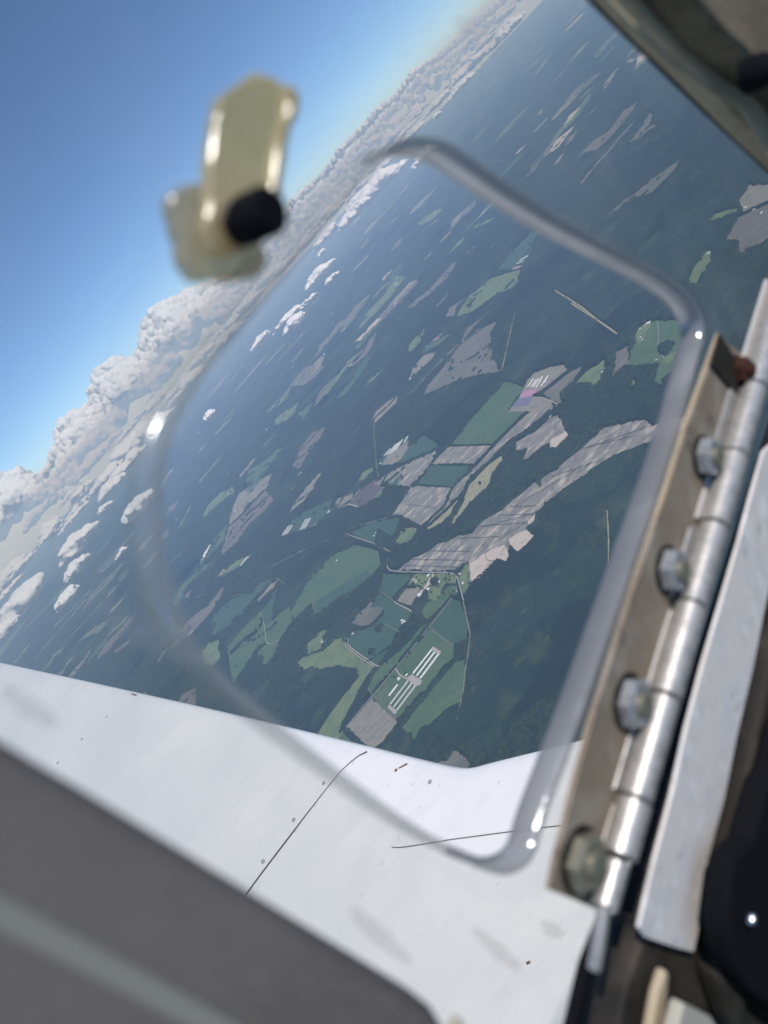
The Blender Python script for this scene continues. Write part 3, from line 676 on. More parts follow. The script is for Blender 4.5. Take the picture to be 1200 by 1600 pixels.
HOUSES = [  # view, position, length, width, roof, label, category
 ('z4', (597,197), 24, 16, 'W', 'white-roofed barn just below the bend road in the hamlet', 'barn'),
 ('z4', (508,228), 18, 12, 'W', 'white house among trees at the left of the hamlet', 'house'),
 ('z4', (522,236), 14, 10, 'W', 'small outbuilding beside the leftmost white house of the hamlet', 'outbuilding'),
 ('z4', (597,285), 30, 18, 'W', 'broad white barn right of the sandy yard in the hamlet', 'barn'),
 ('z4', (545,322), 40, 24, 'W', 'largest white barn at the bottom of the sandy yard', 'barn'),
 ('z4', (528,338), 20, 14, 'W', 'white lean shed below the largest barn of the sandy yard', 'shed'),
 ('z4', (530,270), 14, 10, 'G', 'small grey shed at the left edge of the sandy yard', 'shed'),
 ('z4', (650,222), 18, 12, 'G', 'grey-roofed house in the tree clump of the hamlet', 'house'),
 ('z4', (668,238), 16, 12, 'W', 'pale house right of the tree clump of the hamlet', 'house'),
 ('z4', (590,262), 16, 10, 'G', 'grey shed in the middle of the sandy yard', 'shed'),
 ('z4', (795,190), 20, 12, 'W', 'white house alone on the lawn beside the road bend', 'house'),
 ('z4', (815,246), 16, 12, 'W', 'white house on the lawn strip under the road bend', 'house'),
 ('z4', (780,295), 14, 10, 'G', 'grey shed where the straight road meets the tan track', 'shed'),
 ('z4', (884,430), 20, 12, 'W', 'upper white house in the clearing of the dark woods', 'house'),
 ('z4', (910,466), 18, 12, 'W', 'lower white house in the clearing of the dark woods', 'house'),
 ('z4', (895,445), 10, 8, 'W', 'small white garage between the two houses in the woods', 'garage'),
 ('z4', (117,552), 30, 14, 'W', 'white barn on the grass at the corner of the pale track', 'barn'),
 ('z4', (126,562), 16, 10, 'W', 'small shed next to the white barn at the pale track corner', 'shed'),
 ('p', (383,728), 22, 18, 'W', 'small pale house in its garden above the single white shed', 'house'),
 ('p', (455,688), 16, 11, 'W', 'small white hut at the end of the farm driveway', 'hut'),
 ('p', (480,800), 9, 7, 'W', 'tiny white hut between the lower poultry sheds', 'hut'),
 ('z6', (776,240), 40, 18, 'W', 'bright white barn at the top of the narrow brown field', 'barn'),
 ('z6', (940,97), 22, 16, 'W', 'topmost white house of the farm beside the green field', 'house'),
 ('z6', (925,104), 16, 12, 'W', 'middle white house of the farm beside the green field', 'house'),
 ('z6', (910,116), 16, 10, 'G', 'grey shed of the farm beside the green field', 'shed'),
 ('z6', (884,135), 12, 9, 'W', 'small white hut left of the farm beside the green field', 'hut'),
 ('z6', (886,190), 14, 10, 'W', 'white cottage between the brown field and the farm', 'cottage'),
 ('z6', (898,205), 10, 8, 'W', 'tiny hut under the white cottage near the brown field', 'hut'),
 ('z6', (463,598), 14, 10, 'W', 'upper white cottage in the small clearing by the bent lane', 'cottage'),
 ('z6', (445,618), 14, 10, 'W', 'lower white cottage in the small clearing by the bent lane', 'cottage'),
 ('z6', (318,686), 22, 10, 'W', 'white house at the end of the bent dirt lane', 'house'),
 ('z6', (92,882), 20, 14, 'W', 'white barn on the tip of the tan field in the creek woods', 'barn'),
 ('z6', (645,405), 14, 10, 'W', 'white cottage on the small green meadow', 'cottage'),
 ('z6', (290,466), 14, 12, 'W', 'small hut right of the sheds above the pink flower plot', 'hut'),
 ('z6', (985,330), 16, 12, 'L', 'tan-roofed barn at the track corner under the tree clump', 'barn'),
 ('A', (585,673), 16, 14, 'W', 'small white house at the lower end of the slanting shed row', 'house'),
 ('A', (565,998), 24, 16, 'W', 'large white house in the grove above the crossing road', 'house'),
 ('A', (555,1012), 20, 12, 'W', 'second white house below the large one in the grove', 'house'),
 ('A', (574,985), 14, 10, 'W', 'small white garage above the large house in the grove', 'garage'),
 ('A', (470,1042), 36, 14, 'W', 'white barn beside the road at the tip of the green fields', 'barn'),
 ('A', (380,1128), 20, 12, 'W', 'white house on the edge of the long green field', 'house'),
 ('A', (683,994), 34, 10, 'W', 'long thin white shed inside the oval track', 'shed'),
 ('C4', (812,480), 50, 26, 'W', 'white farmhouse alone in the straight clearing', 'farmhouse'),
 ('C4', (632,622), 26, 16, 'W', 'white house above the tan strip with the bent lane', 'house'),
 ('C4', (770,603), 24, 14, 'W', 'white house at the hedge above the long green field', 'house'),
 ('C4', (755,612), 18, 12, 'G', 'grey shed at the hedge above the long green field', 'shed'),
 ('C4', (501,270), 28, 20, 'W', 'far white barn, upper of two on the purple brown field edge', 'barn'),
 ('C4', (505,298), 28, 20, 'W', 'far white barn, lower of two on the purple brown field edge', 'barn'),
 ('C4', (459,890), 26, 12, 'W', 'upper white barn beside the round pale green pasture', 'barn'),
 ('C4', (449,908), 22, 12, 'W', 'lower white barn beside the round pale green pasture', 'barn'),
 ('C4', (438,975), 16, 10, 'W', 'small white cottage under the round pale green pasture', 'cottage'),
 ('C4', (615,1018), 18, 14, 'L', 'sandy-roofed cottage at the dark hedge towards the wing', 'cottage'),
 ('C4', (910,910), 18, 12, 'W', 'white cottage in the grass beside the narrow wood', 'cottage'),
 ('C4', (897,500), 18, 12, 'W', 'white cottage among trees right of the straight clearing', 'cottage'),
 ('C4', (470,212), 30, 20, 'W', 'far white house at the tip of the pale green field', 'house'),
 ('C4', (490,186), 30, 20, 'W', 'far white house on top of the pale green field', 'house'),
 ('c5', (978,950), 26, 16, 'W', 'white barn at the top of the small pale green strip', 'barn'),
 ('c5', (972,1012), 22, 14, 'W', 'white barn at the bottom of the small pale green strip', 'barn'),
 ('c5', (1118,778), 26, 16, 'W', 'white farmhouse between the brown fields at the right', 'farmhouse'),
 ('c5', (1150,785), 22, 16, 'W', 'middle white barn between the brown fields at the right', 'barn'),
 ('c5', (1175,800), 20, 14, 'W', 'lower white barn between the brown fields at the right', 'barn'),
 ('c5', (544,690), 40, 30, 'W', 'lone hazy white barn under the purple strip', 'barn'),
]
RM = {'W': M_WHITE, 'G': M_GREY, 'L': FM['L']}
for i, (v, c, L, W, rm, lab, cat) in enumerate(HOUSES):
    (pc,) = P(v, [c]); g = ground(*pc)
    ang = rnd.choice([0.15, 0.15 + PI / 2]) + rnd.uniform(-.2, .2)
    d = Vector((math.cos(ang), math.sin(ang), 0)) * L / 2
    shed(cat.replace(' ', '_'), g - d, g + d, W, 4.0, RM[rm], lab, cat, 'farm buildings on the plain')
# far bright buildings, specks in the haze
for k in range(46):
    while True:
        px = rnd.uniform(150, 1150); py = rnd.uniform(80, 980); e = (px - 390) * .736 + (py - 423) * .677
        if 60 < e < 190: break
    g = ground(px, py); ang = rnd.uniform(-.6, .6); L = rnd.uniform(25, 75)
    d = Vector((math.cos(ang), math.sin(ang), 0)) * L / 2
    w = rnd.uniform(14, 26)
    a = g - d; b = g + d
    o = shed('farm_building', a, b, w, 18, M_WHITE, 'tiny white farm building shining through the far haze', 'farm building', 'tiny white buildings in the far haze')

# grain bins
def bin_(px, py, r, h, lab):
    g = ground(px, py); e = empty('grain_bin', (g.x, g.y, GZ + .6)); tag(e, lab, 'grain bin', 'grain bins at the end of the dirt track')
    n = 20
    vs = [(r*math.cos(2*PI*k/n), r*math.sin(2*PI*k/n), z) for z in (0, h) for k in range(n)]
    mesh('wall', vs, [(k, (k+1) % n, n+(k+1) % n, n+k) for k in range(n)], M_GREY, e)
    vs = [((r+.4)*math.cos(2*PI*k/n), (r+.4)*math.sin(2*PI*k/n), h-.1) for k in range(n)] + [(0, 0, h + r * .6)]
    mesh('roof', vs, [(k, (k+1) % n, n) for k in range(n)], M_WHITE, e)
for (x, y, lab) in ((412,180,'leftmost'), (428,184,'upper middle'), (440,195,'upper right'), (418,205,'lower left'), (440,212,'lower right')):
    pp, = P('p', [(x, y)]); bin_(pp[0], pp[1], 7, 8, f'round metal grain bin beside the dark wood, {lab} of five')

# ------------------------------------------------------------------ single trees
def tree_proto():
    bm = bmesh.new(); r = random.Random(3)
    for k in range(150):
        a = r.uniform(0, 2 * PI); z = r.uniform(-1, 1); rr = math.sqrt(max(0, 1 - z * z)) * r.uniform(.55, 1.0)
        c = Vector((rr * math.cos(a) * 5.5, rr * math.sin(a) * 5.5, 9 + z * 4.6))
        nrm = Vector((r.uniform(-1, 1), r.uniform(-1, 1), r.uniform(-.2, 1))).normalized()
        t = nrm.orthogonal().normalized(); b = nrm.cross(t); s = r.uniform(1.0, 2.0)
        vs = [bm.verts.new(c + t * s * math.cos(q) + b * s * math.sin(q) * .8) for q in (0.2, 1.5, 2.9, 4.4, 5.4)]
        bm.faces.new(vs)
    me = bpy.data.meshes.new('crown'); bm.to_mesh(me); bm.free(); me.materials.append(M_WOOD)
    vs = []; fs = []
    segs = [((0,0,-.5),.5),((.1,0,3),.38),((-.1,.2,6),.28),((.2,0,9),.12)]
    for (c, rr) in segs: vs += [(c[0]+rr*math.cos(2*PI*k/7), c[1]+rr*math.sin(2*PI*k/7), c[2]) for k in range(7)]
    for j in range(3): fs += [(j*7+k, j*7+(k+1) % 7, j*7+7+(k+1) % 7, j*7+7+k) for k in range(7)]
    mt = bpy.data.meshes.new('trunk'); mt.from_pydata(vs, [], fs); mt.materials.append(M_TRUNK)
    return me, mt
crown_me, trunk_me = tree_proto()
def tree(px, py, s, lab, group):
    g = ground(px, py); e = empty('tree', (g.x, g.y, GZ + .5)); e.scale = (s, s, s); e.rotation_euler = (0, 0, rnd.uniform(0, 6))
    tag(e, lab, 'tree', group)
    for n_, m_ in (('crown', crown_me), ('trunk', trunk_me)):
        o = bpy.data.objects.new(n_, m_); COL.objects.link(o); o.parent = e
NTH = ['1st', '2nd', '3rd'] + [f'{q}th' for q in range(4, 21)] + ['21st', '22nd', '23rd', '24th', '25th', '26th', '27th']
TREES = [('z3', (768,468), 2.0, 'big lone dark tree on the yellow olive field edge', None), ('z3', (352,1096), 1.4, 'dark tree left of the white houses in the hamlet', None),
         ('z4', (183,440), 1.2, 'lone tree on the bare slope left of the fields', None), ('z4', (110,495), 1.0, 'small lone tree above the corner white barn', None),
         ('z4', (510,258), 1.5, 'round tree in front of the leftmost hamlet house', None), ('z4', (858,248), 1.1, 'lone tree at the right edge of the lawn strip', None),
         ('z4', (815,155), 1.2, 'lone tree on the lawn inside the road bend', None), ('z3', (128,822), 1.5, 'lone tree beside the crossing road', None),
         ('z4', (345,745), 1.2, 'tree at the lower end of the narrow wood', None), ('z4', (390,835), 1.1, 'garden tree beside the pale house above the white shed', None),
         ('z4', (462,808), 1.0, 'small tree by the farm driveway hut', None), ('z3', (885,292), 1.2, 'bush-like tree at the top of the yellow olive edge', None)]
for v, c, s, lab, gr in TREES:
    (pc,) = P(v, [c]); tree(pc[0], pc[1], s, lab, gr)
for k in range(10):                                   # two rows of young trees in the hamlet
    (pc,) = P('z4', [(672 + (k % 5) * 11, 262 - (k % 5) * 17 + (k // 5) * 8 + (k//5) * 6)])
    tree(pc[0] + (k // 5) * 5, pc[1], .7, f'small orchard tree right of the hamlet, {NTH[k % 5]} up its row, {"left" if k < 5 else "right"} row', 'orchard trees in rows beside the hamlet')
for k in range(34):
    (pc,) = P('z4', [(rnd.uniform(468, 780), rnd.uniform(190, 330))])
    tree(pc[0], pc[1], rnd.uniform(.6, 1.2), 'small tree among the houses and yards of the hamlet', 'trees among the houses of the hamlet')
for (a, b, n, lab, gr) in (((875,250),(1025,110),26,'small dark tree along the edge of the sandy field','trees along the edge of the sandy field'),
                     ((210,745),(370,640),14,'tree along the left edge of the narrow wood','trees along the left edge of the narrow wood')):
    for k in range(n):
        t = (k + rnd.uniform(-.3, .3)) / n
        (pc,) = P('z4', [(a[0] + (b[0] - a[0]) * t, a[1] + (b[1] - a[1]) * t)])
        tree(pc[0] + rnd.uniform(-1, 1), pc[1] + rnd.uniform(-1, 1), rnd.uniform(.7, 1.1), f'{lab}, {NTH[k]} going up', gr)

# ------------------------------------------------------------------ clouds
def cloud_mat():
    m = bpy.data.materials.new('cloud white'); m.use_nodes = True
    n = m.node_tree.nodes; l = m.node_tree.links; n.clear()
    d = n.new('ShaderNodeBsdfDiffuse'); d.inputs[0].default_value = (0.97, 0.97, 0.97, 1)
    t = n.new('ShaderNodeBsdfTranslucent'); t.inputs[0].default_value = (0.93, 0.93, 0.95, 1)
    mx = n.new('ShaderNodeMixShader'); mx.inputs[0].default_value = .3
    o = n.new('ShaderNodeOutputMaterial')
    l.new(d.outputs[0], mx.inputs[1]); l.new(t.outputs[0], mx.inputs[2]); l.new(mx.outputs[0], o.inputs[0])
    return m
M_CLOUD = cloud_mat()
_ico = {}
def ico(sub):
    if sub not in _ico:
        bm = bmesh.new(); bmesh.ops.create_icosphere(bm, subdivisions=sub, radius=1)
        v = np.array([list(x.co) for x in bm.verts]); f = np.array([[w.index for w in q.verts] for q in bm.faces]); bm.free()
        _ico[sub] = (v, f)
    return _ico[sub]
def n3(p, s, seed):
    return vnoise(p[:, 0] + p[:, 2] * .73, p[:, 1] - p[:, 2] * 1.31, s, seed)
def grow(puffs, gen, per, up=.3):
    """cauliflower growth: smaller puffs sprouting on the upper and near sides of the larger ones"""
    out = list(puffs); cur = puffs
    for g in range(gen):
        nxt = []
        for (c, r) in cur:
            toc = -Vector((c.x, c.y, 0)).normalized()
            for k in range(per):
                a = rnd.uniform(0, 2 * PI); z = rnd.uniform(-.35, 1)
                d = Vector((math.cos(a) * math.sqrt(1 - z * z), math.sin(a) * math.sqrt(1 - z * z), z)) + toc * .5 + Vector((0, 0, up))
                d.normalize(); rr = r * rnd.uniform(.40, .66)
                p = c + Vector((d.x, d.y, d.z * FLAT[0])) * r * .74
                nxt.append((p, rr))
        out += nxt; cur = nxt
    return out
FLAT = [1.0]
def cloud(puffs, label, sub=4, flat=None, group='clouds'):
    V_, F_ = [], []; off = 0
    c0 = puffs[0][0]; R0 = max(q[1] for q in puffs)
    for k, (c, r) in enumerate(puffs):
        v0, f0 = ico(3 if r > R0 * .3 else 2)
        q0 = np.array([c.x, c.y, c.z])
        p = v0 * np.array((r, r, r * FLAT[0]))
        q = p + q0
        disp = ((n3(q, r * .9, 1) - .5) * .4 + (n3(q, r * .4, 2) - .5) * .2) * (1 if FLAT[0] > .8 else 1.9)
        p = p * (1 + disp)[:, None] + np.array([c.x - c0.x, c.y - c0.y, c.z - c0.z])
        if flat is not None:
            fl = flat - c0.z; p[:, 2] = np.where(p[:, 2] < fl, fl + (p[:, 2] - fl) * .15, p[:, 2])
        V_.append(p); F_.append(f0 + off); off += len(v0)
    co = np.concatenate(V_); fa = np.concatenate(F_)
    me = bpy.data.meshes.new('cloud')
    me.vertices.add(len(co)); me.vertices.foreach_set('co', co.astype(np.float32).ravel())
    me.loops.add(fa.size); me.loops.foreach_set('vertex_index', fa.ravel().astype(np.int32))
    me.polygons.add(len(fa)); me.polygons.foreach_set('loop_start', (np.arange(len(fa)) * 3).astype(np.int32))
    me.polygons.foreach_set('loop_total', np.full(len(fa), 3, np.int32))
    me.polygons.foreach_set('use_smooth', np.ones(len(fa), bool))
    me.update(calc_edges=True)
    o = link('cloud', me, M_CLOUD); o.location = c0
    rm = o.modifiers.new('remesh', 'REMESH'); rm.mode = 'VOXEL'; rm.voxel_size = R0 * .075; rm.use_smooth_shade = True
    sm_ = o.modifiers.new('smooth', 'SMOOTH'); sm_.iterations = 3 if FLAT[0] > .8 else 1; sm_.factor = .5
    tag(o, label, 'cloud', group, 'structure')
def at_dist(px, py, dist):
    d = ray(px, py); h = math.hypot(d.x, d.y)
    return d * (dist / h)
# the towering bank behind the haze
SKYL = [(-60,790),(-20,745),(20,738),(55,745),(72,725),(85,690),(95,655),(120,636),(142,640),(143,600),(152,575),(175,562),(205,562),(218,535),(222,500),(232,482),(262,468),(290,455),(325,440),(360,425),(400,385),(440,335),(455,308),(485,285),(510,262),(528,232),(560,200),(590,165),(615,150),(640,112),(675,90),(700,72),(740,35),(790,-10),(840,-70)]
bank_d = 90000.0
def sky_y(px):
    for (x0, y0), (x1, y1) in zip(SKYL[:-1], SKYL[1:]):
        if x0 <= px <= x1: return y0 + (y1 - y0) * (px - x0) / (x1 - x0)
    return -999
un = (-.736, -.677); uh = (.677, -.736)
puffs = []
def horizon_pt(s, e):      # s along the horizon from (390,423), e above it, in pixels
    return (390 + uh[0] * s + un[0] * e, 423 + uh[1] * s + un[1] * e)
# height of the bank along the horizon
bank_h = []
for (x, y) in SKYL:
    s = (x - 390) * uh[0] + (y - 423) * uh[1]; e = (x - 390) * un[0] + (y - 423) * un[1]
    bank_h.append((s, e))
bank_h.sort()
def top_e(s):
    if s <= bank_h[0][0]: return bank_h[0][1]
    for (s0, e0), (s1, e1) in zip(bank_h[:-1], bank_h[1:]):
        if s0 <= s <= s1: return e0 + (e1 - e0) * (s - s0) / max(1e-6, s1 - s0)
    return bank_h[-1][1]
s_lo, s_hi = bank_h[0][0], bank_h[-1][0]
NB = 9
for b in range(NB):
    pf = []
    a0 = s_lo + (s_hi - s_lo) * b / NB; a1 = s_lo + (s_hi - s_lo) * (b + 1) / NB
    FLAT[0] = .95
    n_b = 26
    for k in range(n_b):
        s = a0 + (a1 - a0) * (k + rnd.random()) / n_b; te = top_e(s)
        for row in range(4):
            r = rnd.uniform(9, 15) * min(1.15, max(.35, te / 60))
            e = te - r * 1.25 - row * rnd.uniform(11, 18)
            if e < -26: break
            x, y = horizon_pt(s + rnd.uniform(-3, 3), e)
            dist = 70500 - row * 1000 + rnd.uniform(-700, 700)
            pf.append((at_dist(x, y, dist), r * dist / F))
    pf = grow(pf, 2, 4)
    cloud(pf, f'towering white cumulus bank on the horizon, section {b + 1} from the wing side', 3, None, 'cumulus bank on the horizon')
# low scattered cumulus: (px, py, length, height)
LOW = [(590,285,85,20),(552,330,60,14),(506,368,52,14),(662,243,46,12),(620,262,40,12),(540,300,50,10),(497,427,62,13),(517,433,28,10),(447,497,66,9),(458,503,46,12),(404,530,34,12),(501,393,13,8),(327,647,13,9),(480,470,36,7),
       (78,827,34,12),(117,847,62,17),(117,887,36,12),(103,932,38,10),(30,937,72,17),(7,980,36,12),(173,758,44,12),(213,787,46,17),(163,793,24,7),(187,863,18,7),(17,893,60,14),(205,695,100,18),(177,747,60,10),(125,767,46,9),(233,672,80,14),(60,800,60,10),(20,830,50,12),(280,600,70,12),(310,560,90,12),(380,480,80,14),(150,710,80,12),(345,520,60,10),(60,770,60,12),
       (746,88,46,12),(724,126,22,7),(717,102,36,8),(646,180,50,12),(683,154,24,8),(812,27,13,7),(767,48,30,7),(737,46,28,8),(720,25,26,9),(796,15,20,8),(610,215,60,9),(683,180,20,6),(440,400,60,12),(410,440,70,12),(560,240,60,10),(520,330,60,9)]
for k in range(60):
    s = rnd.uniform(-620, 560); e = rnd.uniform(12, 50) if s > -250 else rnd.uniform(12, 66)
    LOW.append((*horizon_pt(s, -e), rnd.uniform(30, 95), rnd.uniform(7, 16) * (.5 + e / 50)))
N_NEAR = len(LOW) - 60
for i, (px, py, L, Hh) in enumerate(LOW):
    if i < N_NEAR: Hh *= 2.1 if px < 260 else 1.6; L *= 1.4 if px < 260 else 1.15
    e = (px - 390) * .736 + (py - 423) * .677
    if e < 7: continue
    base = -900.0
    ang = PITCH - math.atan((410 - e) / F)
    D = min(60000, -base / math.tan(max(ang, math.radians(.6))))
    c = at_dist(px, py, D)
    px_m = D / F
    pf = []; FLAT[0] = .5
    n = max(4, int(L / 6))
    for k in range(n):
        t = (k + .5) / n - .5 + rnd.uniform(-.06, .06)
        env = max(.3, 1 - (2 * t) ** 2) * rnd.uniform(.55, 1.15)
        ww = at_dist(px + uh[0] * L * t, py + uh[1] * L * t, D)
        r = Hh * px_m * .62 * env
        ww.z = c.z - Hh * px_m * .25 + r * .3
        dirv = Vector((ww.x, ww.y, 0)).normalized()
        pf.append((ww + dirv * rnd.uniform(-.6, 1.2) * r, r))
    pf = grow(pf, 2, 4, .1) if i < N_NEAR else grow(pf, 1, 6, .1)
    side = 'towards the wing tip' if px < 260 else ('over the far plain' if px < 600 else 'far beyond the window rim')
    cloud(pf, f'low flat white cloud {side}, number {i + 1} from the bright middle group', 3, c.z - Hh * px_m * .45, 'low scattered clouds')

# ------------------------------------------------------------------ the airplane round the camera: wing, window, hinge, latch, trim
NW = (_R * -.704 - _B * .71).normalized()       # outward normal of the side window
DW = .103                                        # metres from the camera to the inner face of the window pane
def pp(px, py, t=0.0):
    d = ray(px, py); return d * ((DW + t) / NW.dot(d))
airplane = empty('airplane')
tag(airplane, 'small white low-wing airplane seen from its own cabin through a hinged side window', 'airplane')

def wloc(o):
    v = Vector()
    while o is not None: v += o.location; o = o.parent
    return v
def smooth_closed(pts, n=3):
    for _ in range(n):
        q = []
        for i in range(len(pts)):
            a, b = pts[i], pts[(i + 1) % len(pts)]
            q.append((a[0] * .75 + b[0] * .25, a[1] * .75 + b[1] * .25)); q.append((a[0] * .25 + b[0] * .75, a[1] * .25 + b[1] * .75))
        pts = q
    return pts
def plate(name, pxs, t0, t1, m, parent, bevel=0.0, seg=3, rnds=0, back=False):
    """solid plate parallel to the window; outline read at its cabin-side face t0, other face at t1"""
    if rnds: pxs = smooth_closed(pxs, rnds)
    a = [pp(x, y, t1) - NW * (t1 - t0) for x, y in pxs] if back else [pp(x, y, t0) for x, y in pxs]
    c = sum(a, Vector()) / len(a)
    bm = bmesh.new()
    va = [bm.verts.new(p - c) for p in a]; vb = [bm.verts.new(p - c + NW * (t1 - t0)) for p in a]
    n = len(a)
    bm.faces.new(va); bm.faces.new(vb[::-1])
    for i in range(n): bm.faces.new((va[(i + 1) % n], va[i], vb[i], vb[(i + 1) % n]))
    bmesh.ops.recalc_face_normals(bm, faces=bm.faces)
    me = bpy.data.meshes.new(name); bm.to_mesh(me); bm.free()
    o = link(name, me, m, parent); o.location = c - wloc(parent)
    if bevel:
        b = o.modifiers.new('bevel', 'BEVEL'); b.width = bevel; b.segments = seg; b.limit_method = 'ANGLE'; b.angle_limit = math.radians(40)
        for f in me.polygons: f.use_smooth = True
        w = o.modifiers.new('wn', 'WEIGHTED_NORMAL')
    return o
def lathe(name, p0, axis, prof, m, parent, n=24, smooth=True, hexa=False):
    """prof = [(distance along axis, radius)]"""
    axis = axis.normalized(); u = axis.orthogonal().normalized(); v = axis.cross(u)
    if hexa: n = 6
    vs = []; fs = []
    for (h, r) in prof:
        for k in range(n):
            a = 2 * PI * k / n + .35
            vs.append(axis * h + u * (r * math.cos(a)) + v * (r * math.sin(a)))
    for j in range(len(prof) - 1):
        for k in range(n): fs.append((j*n+k, j*n+(k+1) % n, (j+1)*n+(k+1) % n, (j+1)*n+k))
    fs.append(tuple(range(n))[::-1]); fs.append(tuple(range((len(prof)-1)*n, len(prof)*n)))
    o = mesh(name, vs, fs, m, parent)
    o.location = p0 - wloc(parent)
    if smooth:
        for f in o.data.polygons: f.use_smooth = len(f.vertices) == 4
        e = o.modifiers.new('es', 'EDGE_SPLIT'); e.split_angle = math.radians(40)
    return o

# materials of the airplane
M_PAINT = mat('white wing paint', (0.83, 0.81, 0.78), rough=0.34, spec=0.45, noise=[(1.7, (0.72, 0.73, 0.72), .42, .66, I3), (7, (0.76, 0.755, 0.74), .5, .7, (1, 3, 1)), (60, (0.60, 0.585, 0.56), .68, .78, I3), (16, (0.66, 0.65, 0.63), .66, .78, (1, 4, 1, .3))], bump=(2.6, .30, .02))
M_SEAM = mat('seam gap', (0.05, 0.05, 0.055), rough=.9)
M_SCREW = mat('screw steel', (0.42, 0.40, 0.38), rough=.5, metal=.3)
M_RIVET = mat('painted rivet', (0.70, 0.71, 0.71), rough=.4)
M_CHIP = mat('paint chip', (0.16, 0.08, 0.06), rough=.8)
M_ALU = mat('brushed aluminium', (0.50, 0.47, 0.43), rough=.44, metal=.6, noise=[(240, (0.30, 0.29, 0.27), .45, .75, (1, 1, 1)), (900, (0.72, 0.72, 0.72), .5, .8, I3)], bump=(500, .35, .0004))
M_STRIP = mat('bare metal strip', (0.80, 0.74, 0.67), rough=.5, metal=.08, noise=[(60, (0.74, 0.71, 0.68), .45, .6, I3), (130, (0.9, 0.86, 0.8), .55, .66, I3), (150, (0.60, 0.57, 0.53), .56, .72, I3), (500, (0.42, 0.39, 0.35), .68, .8, I3)], bump=(160, .4, .0006))
M_LEAF = mat('tarnished hinge leaf', (0.27, 0.21, 0.15), rough=.55, metal=.15, noise=[(70, (0.35, 0.30, 0.235), .42, .6, I3), (130, (0.16, 0.125, 0.095), .55, .72, I3), (400, (0.40, 0.33, 0.25), .62, .8, I3)], bump=(220, .3, .0004))
M_NUT = mat('grey nut', (0.40, 0.41, 0.42), rough=.4, metal=.45, noise=[(350, (0.26, 0.25, 0.25), .5, .7, I3)])
M_DARKNUT = mat('rusty dark screw', (0.07, 0.028, 0.018), rough=.5, metal=.3)
M_BOLT = mat('bolt end', (0.34, 0.32, 0.24), rough=.5, metal=.7)
M_FRAME = mat('dark brown window frame', (0.020, 0.017, 0.013), rough=.7, noise=[(40, (0.055, 0.045, 0.033), .45, .65, I3), (25, (0.012, 0.011, 0.011), .5, .68, I3)])
M_BLACK = mat('black rubber', (0.006, 0.006, 0.008), rough=.85, spec=.1)
M_PANEL = mat('grey cabin side panel', (0.195, 0.168, 0.148), rough=.85, noise=[(9, (0.145, 0.125, 0.112), .42, .62, I3), (700, (0.215, 0.19, 0.168), .5, .7, I3)], bump=(900, .25, .0003))
M_RIB = mat('grey green vinyl rib', (0.30, 0.29, 0.25), rough=.8)
M_PILLAR = mat('olive cabin moulding', (0.16, 0.125, 0.08), rough=.8, noise=[(22, (0.27, 0.22, 0.15), .45, .65, I3), (600, (0.09, 0.075, 0.052), .5, .7, I3)])
M_TRIM = mat('beige trim', (0.48, 0.39, 0.26), rough=.75, noise=[(45, (0.36, 0.29, 0.19), .45, .65, I3)])
M_CREAM = mat('cream vinyl', (0.45, 0.42, 0.34), rough=.7)
M_CHROME = mat('chrome', (0.8, 0.8, 0.8), rough=.15, metal=1)

